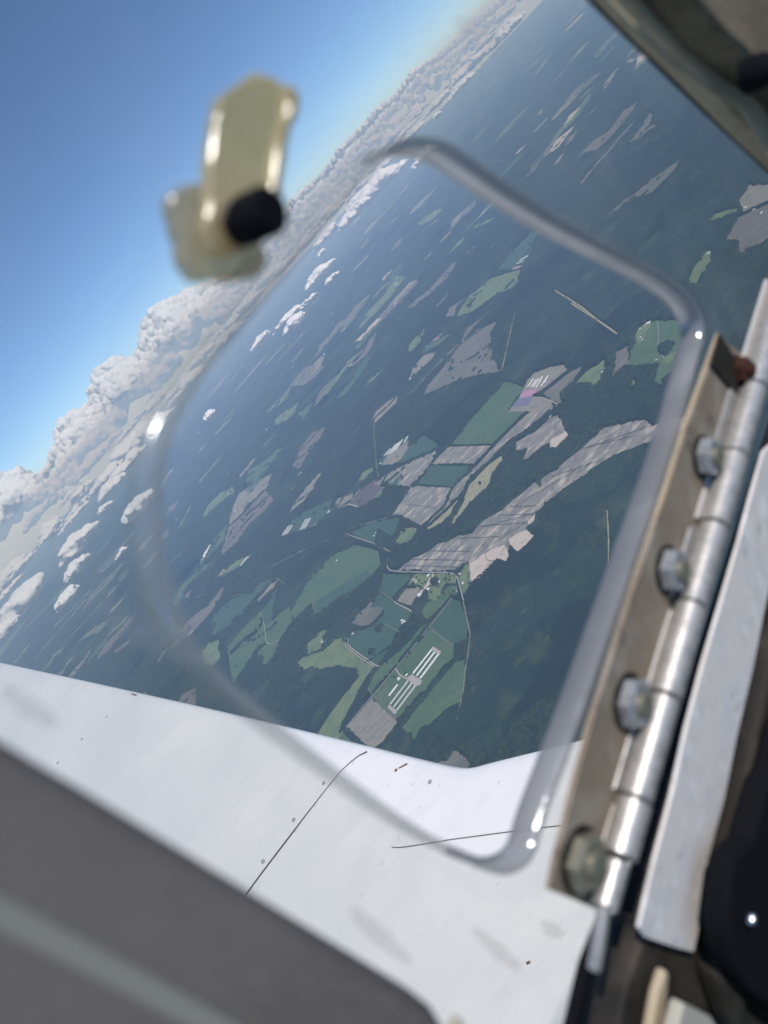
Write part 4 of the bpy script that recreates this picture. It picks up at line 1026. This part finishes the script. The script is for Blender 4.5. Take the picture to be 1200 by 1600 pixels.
def acrylic(name, tint, veil, veil_col, gloss, smudge=0.0, rough=.04):
    """thin clear acrylic: lets the light straight through, with a faint milky scatter and gloss"""
    m = bpy.data.materials.new(name); m.use_nodes = True
    n = m.node_tree.nodes; l = m.node_tree.links; n.clear()
    t = n.new('ShaderNodeBsdfTransparent'); t.inputs[0].default_value = (*tint, 1)
    d = n.new('ShaderNodeBsdfDiffuse'); d.inputs[0].default_value = (*veil_col, 1)
    tr = n.new('ShaderNodeBsdfTranslucent'); tr.inputs[0].default_value = (*veil_col, 1)
    a = n.new('ShaderNodeMixShader'); a.inputs[0].default_value = .5
    l.new(d.outputs[0], a.inputs[1]); l.new(tr.outputs[0], a.inputs[2])
    mx = n.new('ShaderNodeMixShader')
    l.new(t.outputs[0], mx.inputs[1]); l.new(a.outputs[0], mx.inputs[2])
    if smudge:
        tc = n.new('ShaderNodeTexCoord'); nz = n.new('ShaderNodeTexNoise'); nz.inputs['Scale'].default_value = 38; nz.inputs['Detail'].default_value = 3
        mp = n.new('ShaderNodeMapping'); mp.inputs['Scale'].default_value = (1, 2.2, 1); mp.inputs['Rotation'].default_value = (.3, .6, .9)
        l.new(tc.outputs['Object'], mp.inputs[0]); l.new(mp.outputs[0], nz.inputs['Vector'])
        r = n.new('ShaderNodeMapRange'); r.inputs[1].default_value = .46; r.inputs[2].default_value = .74; r.inputs[3].default_value = veil; r.inputs[4].default_value = veil + smudge
        l.new(nz.outputs[0], r.inputs[0]); l.new(r.outputs[0], mx.inputs[0])
    else: mx.inputs[0].default_value = veil
    g = n.new('ShaderNodeBsdfGlossy'); g.inputs['Roughness'].default_value = rough; g.inputs[0].default_value = (1, 1, 1, 1)
    if gloss > .05:
        tb = n.new('ShaderNodeTexCoord'); nb = n.new('ShaderNodeTexNoise'); nb.inputs['Scale'].default_value = 260; nb.inputs['Detail'].default_value = 4
        bb = n.new('ShaderNodeBump'); bb.inputs['Strength'].default_value = .2; bb.inputs['Distance'].default_value = .0012
        l.new(tb.outputs['Object'], nb.inputs['Vector']); l.new(nb.outputs[0], bb.inputs['Height'])
        l.new(bb.outputs[0], g.inputs['Normal']); l.new(bb.outputs[0], d.inputs['Normal'])
    m2 = n.new('ShaderNodeMixShader'); m2.inputs[0].default_value = gloss
    l.new(mx.outputs[0], m2.inputs[1]); l.new(g.outputs[0], m2.inputs[2])
    o = n.new('ShaderNodeOutputMaterial'); l.new(m2.outputs[0], o.inputs[0])
    return m
M_PANE = acrylic('old acrylic pane', (.915, .92, .90), .010, (.85, .84, .80), .012, .06)
M_VENT = acrylic('clear acrylic pane', (.995, .995, 1.0), .002, (.8, .8, .8), .006)
M_EDGE = acrylic('sawn acrylic edge', (.58, .58, .57), .66, (.50, .495, .48), .14, .25, .14)
M_EDGE2 = acrylic('polished acrylic edge', (.90, .90, .88), .20, (.88, .86, .80), .14, .1, .15)
M_AMBER = acrylic('yellowed latch plastic', (.90, .80, .52), .46, (.88, .74, .44), .16, .40, .15)
M_AMBER2 = acrylic('yellowed latch base', (.86, .80, .64), .40, (.66, .54, .34), .14, .35, .2)

# --- wing
OUT = Vector((NW.x, NW.y, 0)).normalized()
AFT = Vector((-OUT.y, OUT.x, 0))
def proj(w):
    d = -w.dot(_B); return 600 + F * w.dot(_R) / d, 800 - F * w.dot(_UP) / d
K0 = ray(716, 1206); K0 = K0 * (-.92 / K0.z)
if proj(K0 + AFT * .1)[1] < proj(K0)[1]: AFT = -AFT
TD = math.tan(math.radians(6.5))
def onwing(px, py, lift=0.0):
    d = ray(px, py)
    s = (-.92 + lift - TD * K0.dot(OUT)) / (d.z - TD * d.dot(OUT))
    return d * s
LE = [(-260,975),(-130,1006),(0,1038),(112,1063),(200,1083),(300,1106),(400,1130),(490,1152),(575,1173),(640,1190),(690,1202),(707,1205),(720,1206),(735,1204),(760,1197),(800,1187),(850,1175),(900,1162),(960,1146),(1040,1122),(1140,1090)]
prof = [(.10,-.16),(.03,-.12),(-.012,-.07),(-.020,-.035),(-.016,-.014),(-.008,-.004),(0,0),(.02,.0015),(.06,.002),(.12,.002),(.25,0),(.5,0),(.9,0),(1.4,-.01),(2.0,-.04)]
UPW = (Vector((0, 0, 1)) - OUT * TD).normalized()
vs = []; fs = []
for i, (x, y) in enumerate(LE):
    b = onwing(x, y)
    for (t, z) in prof: vs.append(b + AFT * t + UPW * z)
n = len(prof)
for i in range(len(LE) - 1):
    for j in range(n - 1): fs.append((i*n+j, i*n+j+1, (i+1)*n+j+1, (i+1)*n+j))
wing = mesh('wing', vs, fs, M_PAINT, airplane, smooth=True)
print('wing pts', [tuple(round(c, 2) for c in onwing(x, y)) for x, y in ((0,1038),(716,1206),(570,1175),(390,1390),(900,1162))])
def wing_line(name, pts, w, m, lift):
    vs = []; fs = []
    q = [onwing(x, y, lift) for x, y in pts]
    for i, c in enumerate(q):
        d = (q[min(i+1, len(q)-1)] - q[max(i-1, 0)]).normalized(); s = d.cross(UPW).normalized() * w / 2
        vs += [c + s, c - s, c - s - UPW * lift * .8, c + s - UPW * lift * .8]
        if i:
            a = 4 * (i - 1)
            fs += [(a, a+1, a+5, a+4), (a+1, a+2, a+6, a+5), (a+3, a, a+4, a+7)]
    return mesh(name, vs, fs, m, wing)
wing_line('panel_seam', [(573,1174),(561,1180),(548,1190),(531,1206),(510,1232),(480,1270),(440,1322),(405,1368),(370,1416),(330,1470)], .0021, M_SEAM, .0030)
wing_line('root_seam', [(612,1323),(618,1324),(628,1323.5),(660,1319),(700,1312),(760,1304),(820,1296),(880,1289),(940,1282)], .0012, M_SEAM, .0032)
def fastener(name, px, py, r, dark):
    c = onwing(px, py, .002)
    if dark:
        o = lathe(name, c, UPW, [(-.001, r), (.0012, r), (.0016, r * .9), (.0016, r * .62), (.0004, r * .55)], M_SCREW, wing, 16)
    else:
        o = lathe(name, c, UPW, [(-.001, r), (-.0002, r * .97), (.0002, r * .8), (.0005, r * .4)], M_RIVET, wing, 14)
    return o
for (x, y) in ((506,1224),(459,1281),(411,1346),(167,1120),(128,1155),(90,1192),(672,1222)): fastener('screw', x, y, .0048, True)
for (x, y) in ((553,1192),(525,1222),(494,1259),(463,1298),(433,1340),(402,1386),(608,1228),(646,1226),(687,1227),(656,1261),(624,1308),(598,1349),(565,1399),(533,1453),(780,1223)): fastener('rivet', x, y, .0052, False)
for pts, w in (([(617,1205),(620,1201)], .006), ([(623,1200),(630,1196),(636,1193)], .003), ([(320,1090),(326,1088)], .003), ([(205,1084),(213,1086)], .004), ([(822,1505),(828,1502)], .003)): wing_line('paint_chip', pts, w, M_CHIP, .0028)

# --- main pane with the rounded opening
HOLE = [(625,224),(668,222),(705,232),(760,272),(850,333),(945,385),(1035,432),(1082,470),(1102,512),(1100,560),(1078,650),(1048,745),(1012,850),(978,950),(945,1045),(912,1140),(884,1215),(856,1290),(832,1338),(800,1360),(768,1356),(720,1335),(640,1290),(555,1228),(440,1140),(350,1066),(285,985),(258,900),(250,800),(256,715),(280,645),(330,565),(400,480),(470,395),(530,322),(580,262)]
HOLE = [(x - (13 if x > 800 and 540 < y < 1300 else 0), y) for x, y in HOLE]
hole = smooth_closed(HOLE, 2)
PT = .0072
outer = [(-420,-500),(300,-420),(700,-300),(880,-60),(930,10),(1060,140),(1230,300),(1290,420),(1235,560),(1130,860),(1010,1250),(935,1560),(870,1800),(300,1750),(-420,1600)]
def ring_solid(name, out, inn, t0, t1, m, parent):
    bm = bmesh.new(); loops = []
    for t in (t0, t1):
        es = []
        for loop in (out, inn):
            v = [bm.verts.new(pp(x, y, t0) + NW * (t - t0)) for x, y in loop]
            for i in range(len(v)): es.append(bm.edges.new((v[i], v[(i + 1) % len(v)])))
            loops.append(v)
        bmesh.ops.triangle_fill(bm, use_beauty=True, edges=es)
    a, b = loops[0], loops[2]
    for i in range(len(a)): bm.faces.new((a[i], a[(i+1) % len(a)], b[(i+1) % len(b)], b[i]))
    bmesh.ops.recalc_face_normals(bm, faces=bm.faces)
    me = bpy.data.meshes.new(name); bm.to_mesh(me); bm.free()
    return link(name, me, m, parent)
pane = ring_solid('window_pane', outer, hole, 0, PT, M_PANE, airplane)
# sawn edge of the opening, slightly rounded, as a loft
rc = [pp(x, y, 0) for x, y in hole]; cen = sum(rc, Vector()) / len(rc)
prof = [(-.00015, .0012), (-.00015, 0.0), (.0006, -.0007), (PT * .5, -.0010), (PT - .0006, -.0007), (PT + .00015, 0.0), (PT + .00015, .0012)]
vs = []; fs = []
N = len(rc)
for i in range(N):
    tg = (rc[(i + 1) % N] - rc[i - 1]).normalized(); inw = tg.cross(NW).normalized()
    if inw.dot(cen - rc[i]) > 0: inw = -inw          # outwards from the opening
    for (t, o_) in prof: vs.append(rc[i] + NW * t + inw * o_)
m_ = len(prof)
for i in range(N):
    for j in range(m_ - 1): fs.append((i*m_+j, i*m_+j+1, ((i+1) % N)*m_+j+1, ((i+1) % N)*m_+j))
rim = mesh('opening_edge', vs, fs, M_EDGE, pane, smooth=True)
rim.data.materials.append(M_EDGE2)
for f in rim.data.polygons:
    x, y = hole[f.index // (m_ - 1)]
    if x < 600 or (y > 1200 and x < 740): f.material_index = 1

M_SMEAR = acrylic('pane grease', (.97, .97, .97), .10, (.85, .85, .82), .01)
M_REFLECTION = acrylic('painted reflection', (.86, .85, .85), .03, (.4, .4, .4), .01)
def smear_or_reflection(pts, m):
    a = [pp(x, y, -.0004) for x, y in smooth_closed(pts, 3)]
    return mesh('smear_or_reflection', a, [tuple(range(len(a)))], m, pane)
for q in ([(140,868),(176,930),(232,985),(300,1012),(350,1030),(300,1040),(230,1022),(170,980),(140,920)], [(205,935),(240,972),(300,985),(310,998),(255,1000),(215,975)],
          [(150,975),(205,962),(262,985),(250,1000),(190,990)], [(262,870),(290,930),(300,990),(285,985),(262,930)], [(690,30),(740,20),(800,80),(760,90)], [(1120,250),(1150,240),(1160,300),(1130,310)]): smear_or_reflection(q, M_SMEAR)
for q in ([(-10,1060),(50,1085),(98,1128),(80,1142),(20,1112)], [(545,1412),(575,1425),(648,1498),(640,1512),(590,1480),(550,1440)], [(730,1440),(780,1470),(822,1512),(800,1520),(745,1470)], [(840,1432),(880,1448),(878,1470),(850,1462)]): smear_or_reflection(q, M_REFLECTION)  # dark reflections in the pane, painted as tinted see-through patches

# --- vent window hung over the opening from the cabin side
vent = plate('vent_window', [(1128,505),(1075,395),(960,315),(800,200),(700,160),(600,150),(500,190),(380,260),(270,300),(190,480),(150,680),(150,840),(200,960),(300,1070),(430,1175),(600,1300),(760,1410),(862,1398)], -.0042, -.0012, M_VENT, airplane)
plate('weather_strip', [(1123,520),(1127,522),(1078,660),(1040,780),(1000,900),(962,1020),(925,1140),(893,1255),(868,1372),(861,1392),(857,1388),(866,1352),(888,1256),(919,1140),(956,1020),(995,898),(1035,778),(1072,660)], -.0052, -.0042, M_TRIM, vent)

# --- hinge
hinge = plate('hinge', [(1127,522),(1140,538),(1172,560),(1200,560),(1165,690),(1120,850),(1068,1040),(1020,1200),(985,1330),(950,1420),(930,1420),(866,1393),(859,1383),(868,1340),(905,1200),(945,1060),(985,935),(1038,780),(1078,655)], -.0058, -.0046, M_LEAF, airplane, .0004)
TA = -.0100
A0, A1 = (1214,480), (966,1342)
axp = lambda y: (A0[0] + (A1[0] - A0[0]) * (y - A0[1]) / (A1[1] - A0[1]), y)
cuts = [430, 607, 713, 823, 947, 1090, 1250, 1340]
for i in range(len(cuts) - 1):
    a = pp(*axp(cuts[i]), TA); b = pp(*axp(cuts[i + 1]), TA); ax = (b - a); L = ax.length; r = .0044 - .0002 * (i % 2)
    kn = lathe('knuckle', a, ax, [(.0002, r * .86), (.0006, r), (L - .0007, r), (L - .0003, r * .88)], M_ALU, hinge, 28)
    if i % 2 == 1:                                   # leaf tongues that wrap this knuckle
        x0, y0 = axp(cuts[i] + 6); x1, y1 = axp(cuts[i + 1] - 6)
        plate('hinge_tongue', [(x0 - 34, y0 - 6), (x0 - 2, y0 - 6), (x1 - 2, y1 - 10), (x1 - 34, y1 - 10)], -.0066, -.0058, M_ALU, hinge, .0004)
    else:
        x0, y0 = axp(cuts[i] + 6); x1, y1 = axp(cuts[i + 1] - 6)
        plate('hinge_tongue', [(x0 - 30, y0), (x0 - 2, y0 + 4), (x1 - 2, y1 - 4), (x1 - 30, y1 - 8)], -.0063, -.0058, M_STRIP, hinge, .0004)
a = pp(965, 1344, TA); b = pp(944, 1418, TA); lathe('pin_sleeve', a, b - a, [(0, .0028), (.0004, .0032), ((b-a).length - .0004, .0032), ((b-a).length, .0028)], M_ALU, hinge)
a = pp(944, 1416, TA); b = pp(928, 1516, TA); lathe('hinge_pin', a, b - a, [(0, .0017), ((b-a).length - .0005, .0017), ((b-a).length, .0013)], M_ALU, hinge)
plate('hinge_strip', [(1226,672),(1205,690),(1188,705),(1168,775),(1148,850),(1120,945),(1092,1040),(1066,1140),(1044,1240),(1016,1345),(992,1447),(1002,1462),(1047,1478),(1078,1486),(1088,1440),(1100,1345),(1126,1250),(1146,1150),(1170,1050),(1190,950),(1214,850),(1268,700)], -.0070, -.0058, M_STRIP, hinge, .0004, back=True)
def nut(px, py, s=1.0, m=None, dark=False):
    p0 = pp(px, py, -.0058)
    w = lathe('washer', p0, -NW, [(0, .0052 * s), (.0006, .0052 * s)], M_FRAME, hinge, 24)
    o = lathe('nut', p0 - NW * .0006, -NW, [(0, .0042 * s), (.0003, .0046 * s), (.0031, .0046 * s), (.0036, .0040 * s)], M_DARKNUT if dark else (m or M_NUT), hinge, hexa=True, smooth=False)
    lathe('bolt_end', p0 - NW * .0042, -NW, [(0, .0022 * s), (.0014, .0022 * s), (.0017, .0017 * s)], M_DARKNUT if dark else M_BOLT, hinge, 16)
for (x, y, s, dk) in ((1096,714,1.1,0),(1041,890,1.15,0),(980,1096,1.25,0),(904,1342,1.3,0)): nut(x, y, s * 1.18, M_BOLT if y > 1300 else None)
nut(1150, 580, 1.0, None, True)
plate('hinge_shim', [(1126,520),(1150,560),(1190,600),(1172,640),(1138,600),(1112,570)], -.0068, -.0058, M_FRAME, hinge, .0003)

# --- dark window frame behind the hinge, and what stands at its foot
frame = plate('window_frame', [(1262,470),(1216,600),(1150,810),(1060,1100),(1000,1290),(962,1425),(935,1425),(905,1500),(876,1620),(850,1760),(1500,1800),(1700,1200),(1500,500)], -.0030, .012, M_FRAME, airplane, .0015, back=True)
plate('rubber_seal', [(932,1422),(944,1428),(916,1500),(890,1620),(866,1760),(846,1760),(872,1620),(901,1500)], -.0060, -.0030, M_BLACK, frame, .001, back=True)
plate('vinyl_flap', [(1046,1556),(1090,1578),(1104,1600),(1110,1700),(1020,1700),(1034,1600)], -.016, -.012, M_CREAM, frame, .001, back=True)
plate('vinyl_fold', [(1024,1508),(1030,1512),(1026,1560),(1020,1620),(1012,1700),(990,1700),(1002,1600),(1012,1545)], -.009, -.006, M_TRIM, frame, .001, back=True)
plate('frame_rib', [(1240,760),(1262,780),(1200,1050),(1150,1280),(1108,1500),(1128,1560),(1260,1660),(1240,1700),(1110,1600),(1080,1510),(1110,1300),(1165,1040)], -.012, -.003, M_FRAME, frame, .003, back=True)
ctl = plate('control_box', [(1300,1100),(1222,1080),(1190,1130),(1176,1190),(1160,1215),(1136,1300),(1104,1330),(1092,1420),(1098,1480),(1130,1530),(1190,1570),(1260,1620),(1500,1640),(1500,1100)], -.020, -.012, M_BLACK, airplane, .002, back=True)
lathe('chrome_screw', pp(1168, 1434, -.022), -NW, [(0, .0016), (.001, .0018), (.002, .0013)], M_CHROME, ctl, 20)

# --- cabin side panel below-left, with its padded rib
panel = plate('side_panel', [(-420,905),(-200,1042),(0,1160),(200,1278),(400,1400),(560,1497),(660,1558),(690,1582),(704,1606),(740,1750),(500,2000),(-420,2000)], -.020, -.004, M_PANEL, airplane, .0035, 5)
def tube(name, pts, r, m, parent, n=14):
    vs = []; fs = []
    for i, p in enumerate(pts):
        d = (pts[min(i+1, len(pts)-1)] - pts[max(i-1, 0)]).normalized(); u = d.cross(NW).normalized(); v = d.cross(u)
        for k in range(n): vs.append(p + u * r * math.cos(2*PI*k/n) + v * r * math.sin(2*PI*k/n) * .45)
        if i: fs += [((i-1)*n+k, (i-1)*n+(k+1) % n, i*n+(k+1) % n, i*n+k) for k in range(n)]
    off = wloc(parent)
    return mesh(name, [v - off for v in vs], fs, m, parent, smooth=True)
tube('padded_rib', [pp(x, y, -.020) for x, y in ((-200,1325),(-60,1395),(60,1456),(180,1518),(300,1582),(420,1650))], .0016, M_RIB, panel)
lathe('panel_button', pp(706, 1597, -.012), -NW, [(0, .0012), (.001, .0014), (.002, .001)], M_CREAM, panel, 16)

# --- moulding above the window
mould = plate('roof_moulding', [(944,-8),(990,45),(1037,92),(1085,128),(1125,155),(1150,166),(1168,188),(1204,245),(1330,400),(1700,300),(1500,-400),(900,-400),(900,-60)], -.026, -.010, M_PILLAR, airplane, .002, back=True)
plate('trim_strip', [(880,-60),(914,-8),(960,40),(1010,88),(1060,136),(1110,186),(1160,234),(1210,280),(1300,370),(1320,340),(1210,240),(1174,190),(1150,163),(1125,152),(1085,124),(1037,88),(985,40),(940,-20),(910,-60)], -.016, -.009, M_TRIM, mould, .0015, back=True)
plate('window_seal', [(868,-60),(900,-12),(950,38),(1000,86),(1050,134),(1100,182),(1150,228),(1204,278),(1290,362),(1300,350),(1212,266),(1160,218),(1110,170),(1060,121),(1010,73),(960,25),(914,-22),(886,-66)], -.010, -.006, M_BLACK, mould, .001, back=True)
lathe('black_knob', pp(1160, 122, -.026), -NW, [(0, .0040), (.003, .0044), (.006, .0042), (.008, .003)], M_BLACK, mould, 28)
tube('trim_bead', [pp(x, y, -.017) for x, y in ((930,-20),(990,40),(1040,88),(1090,125),(1130,150),(1152,164),(1168,186),(1206,250),(1240,290))], .0009, M_TRIM, mould)

# --- latch of the vent window
def chip(pts):
    out = []
    for i, a in enumerate(pts):
        b = pts[(i + 1) % len(pts)]; out.append(a); L = math.hypot(b[0]-a[0], b[1]-a[1]); k = int(L / 16)
        for q in range(1, k + 1):
            t = q / (k + 1); out.append((a[0] + (b[0]-a[0]) * t + rnd.uniform(-3.2, 3.2), a[1] + (b[1]-a[1]) * t + rnd.uniform(-3.2, 3.2)))
    return out
latch = plate('latch', chip([(266,318),(272,296),(290,287),(336,286),(352,300),(356,372),(380,384),(408,378),(419,392),(414,420),(400,432),(330,437),(300,432),(288,412)]), -.0072, -.0042, M_AMBER2, vent, .0009, 4)
plate('latch_arm', chip([(334,392),(322,360),(330,285),(333,215),(342,160),(362,136),(388,118),(404,111),(428,118),(440,130),(462,132),(470,150),(467,178),(454,202),(447,250),(442,300),(436,335),(408,372),(368,398)]), -.0112, -.0085, M_AMBER, latch, .0012, 4)
plate('latch_lip', [(446,138),(464,136),(469,155),(462,186),(448,212),(440,262),(434,300),(424,300),(430,250),(436,205),(450,172)], -.0128, -.0110, M_AMBER, latch, .0006, 3)
lathe('pivot_bush', pp(362, 352, -.0085), -NW, [(0, .0040), (.004, .0040), (.0048, .0034)], M_AMBER2, latch, 28)
lathe('pivot_bolt', pp(374, 350, -.0112), -NW, [(0, .0030), (.0004, .0034), (.0068, .0034), (.0078, .0026)], M_BLACK, latch, 28)


# ------------------------------------------------------------------ haze
def haze():
    m = bpy.data.materials.new('haze air'); m.use_nodes = True
    n = m.node_tree.nodes; l = m.node_tree.links; n.clear()
    v = n.new('ShaderNodeVolumePrincipled')
    v.inputs['Color'].default_value = (0.45, 0.67, 1.0, 1)
    v.inputs['Absorption Color'].default_value = (1, 1, 1, 1)
    v.inputs['Density'].default_value = 4.4e-5
    v.inputs['Anisotropy'].default_value = -0.1
    o = n.new('ShaderNodeOutputMaterial'); l.new(v.outputs[0], o.inputs['Volume'])
    R = GROUND_R + 500; z0, z1 = GZ - 1, 350.0; n_ = 72
    vs = [(R * math.cos(2*PI*k/n_), R * math.sin(2*PI*k/n_), z) for z in (z0, z1) for k in range(n_)]
    o = mesh('haze', vs, [tuple(range(n_))[::-1], tuple(range(n_, 2*n_))] + [(k, (k+1) % n_, n_+(k+1) % n_, n_+k) for k in range(n_)], m)
    tag(o, 'thin blue haze in the air over the whole plain', 'haze', None, 'stuff')
haze()
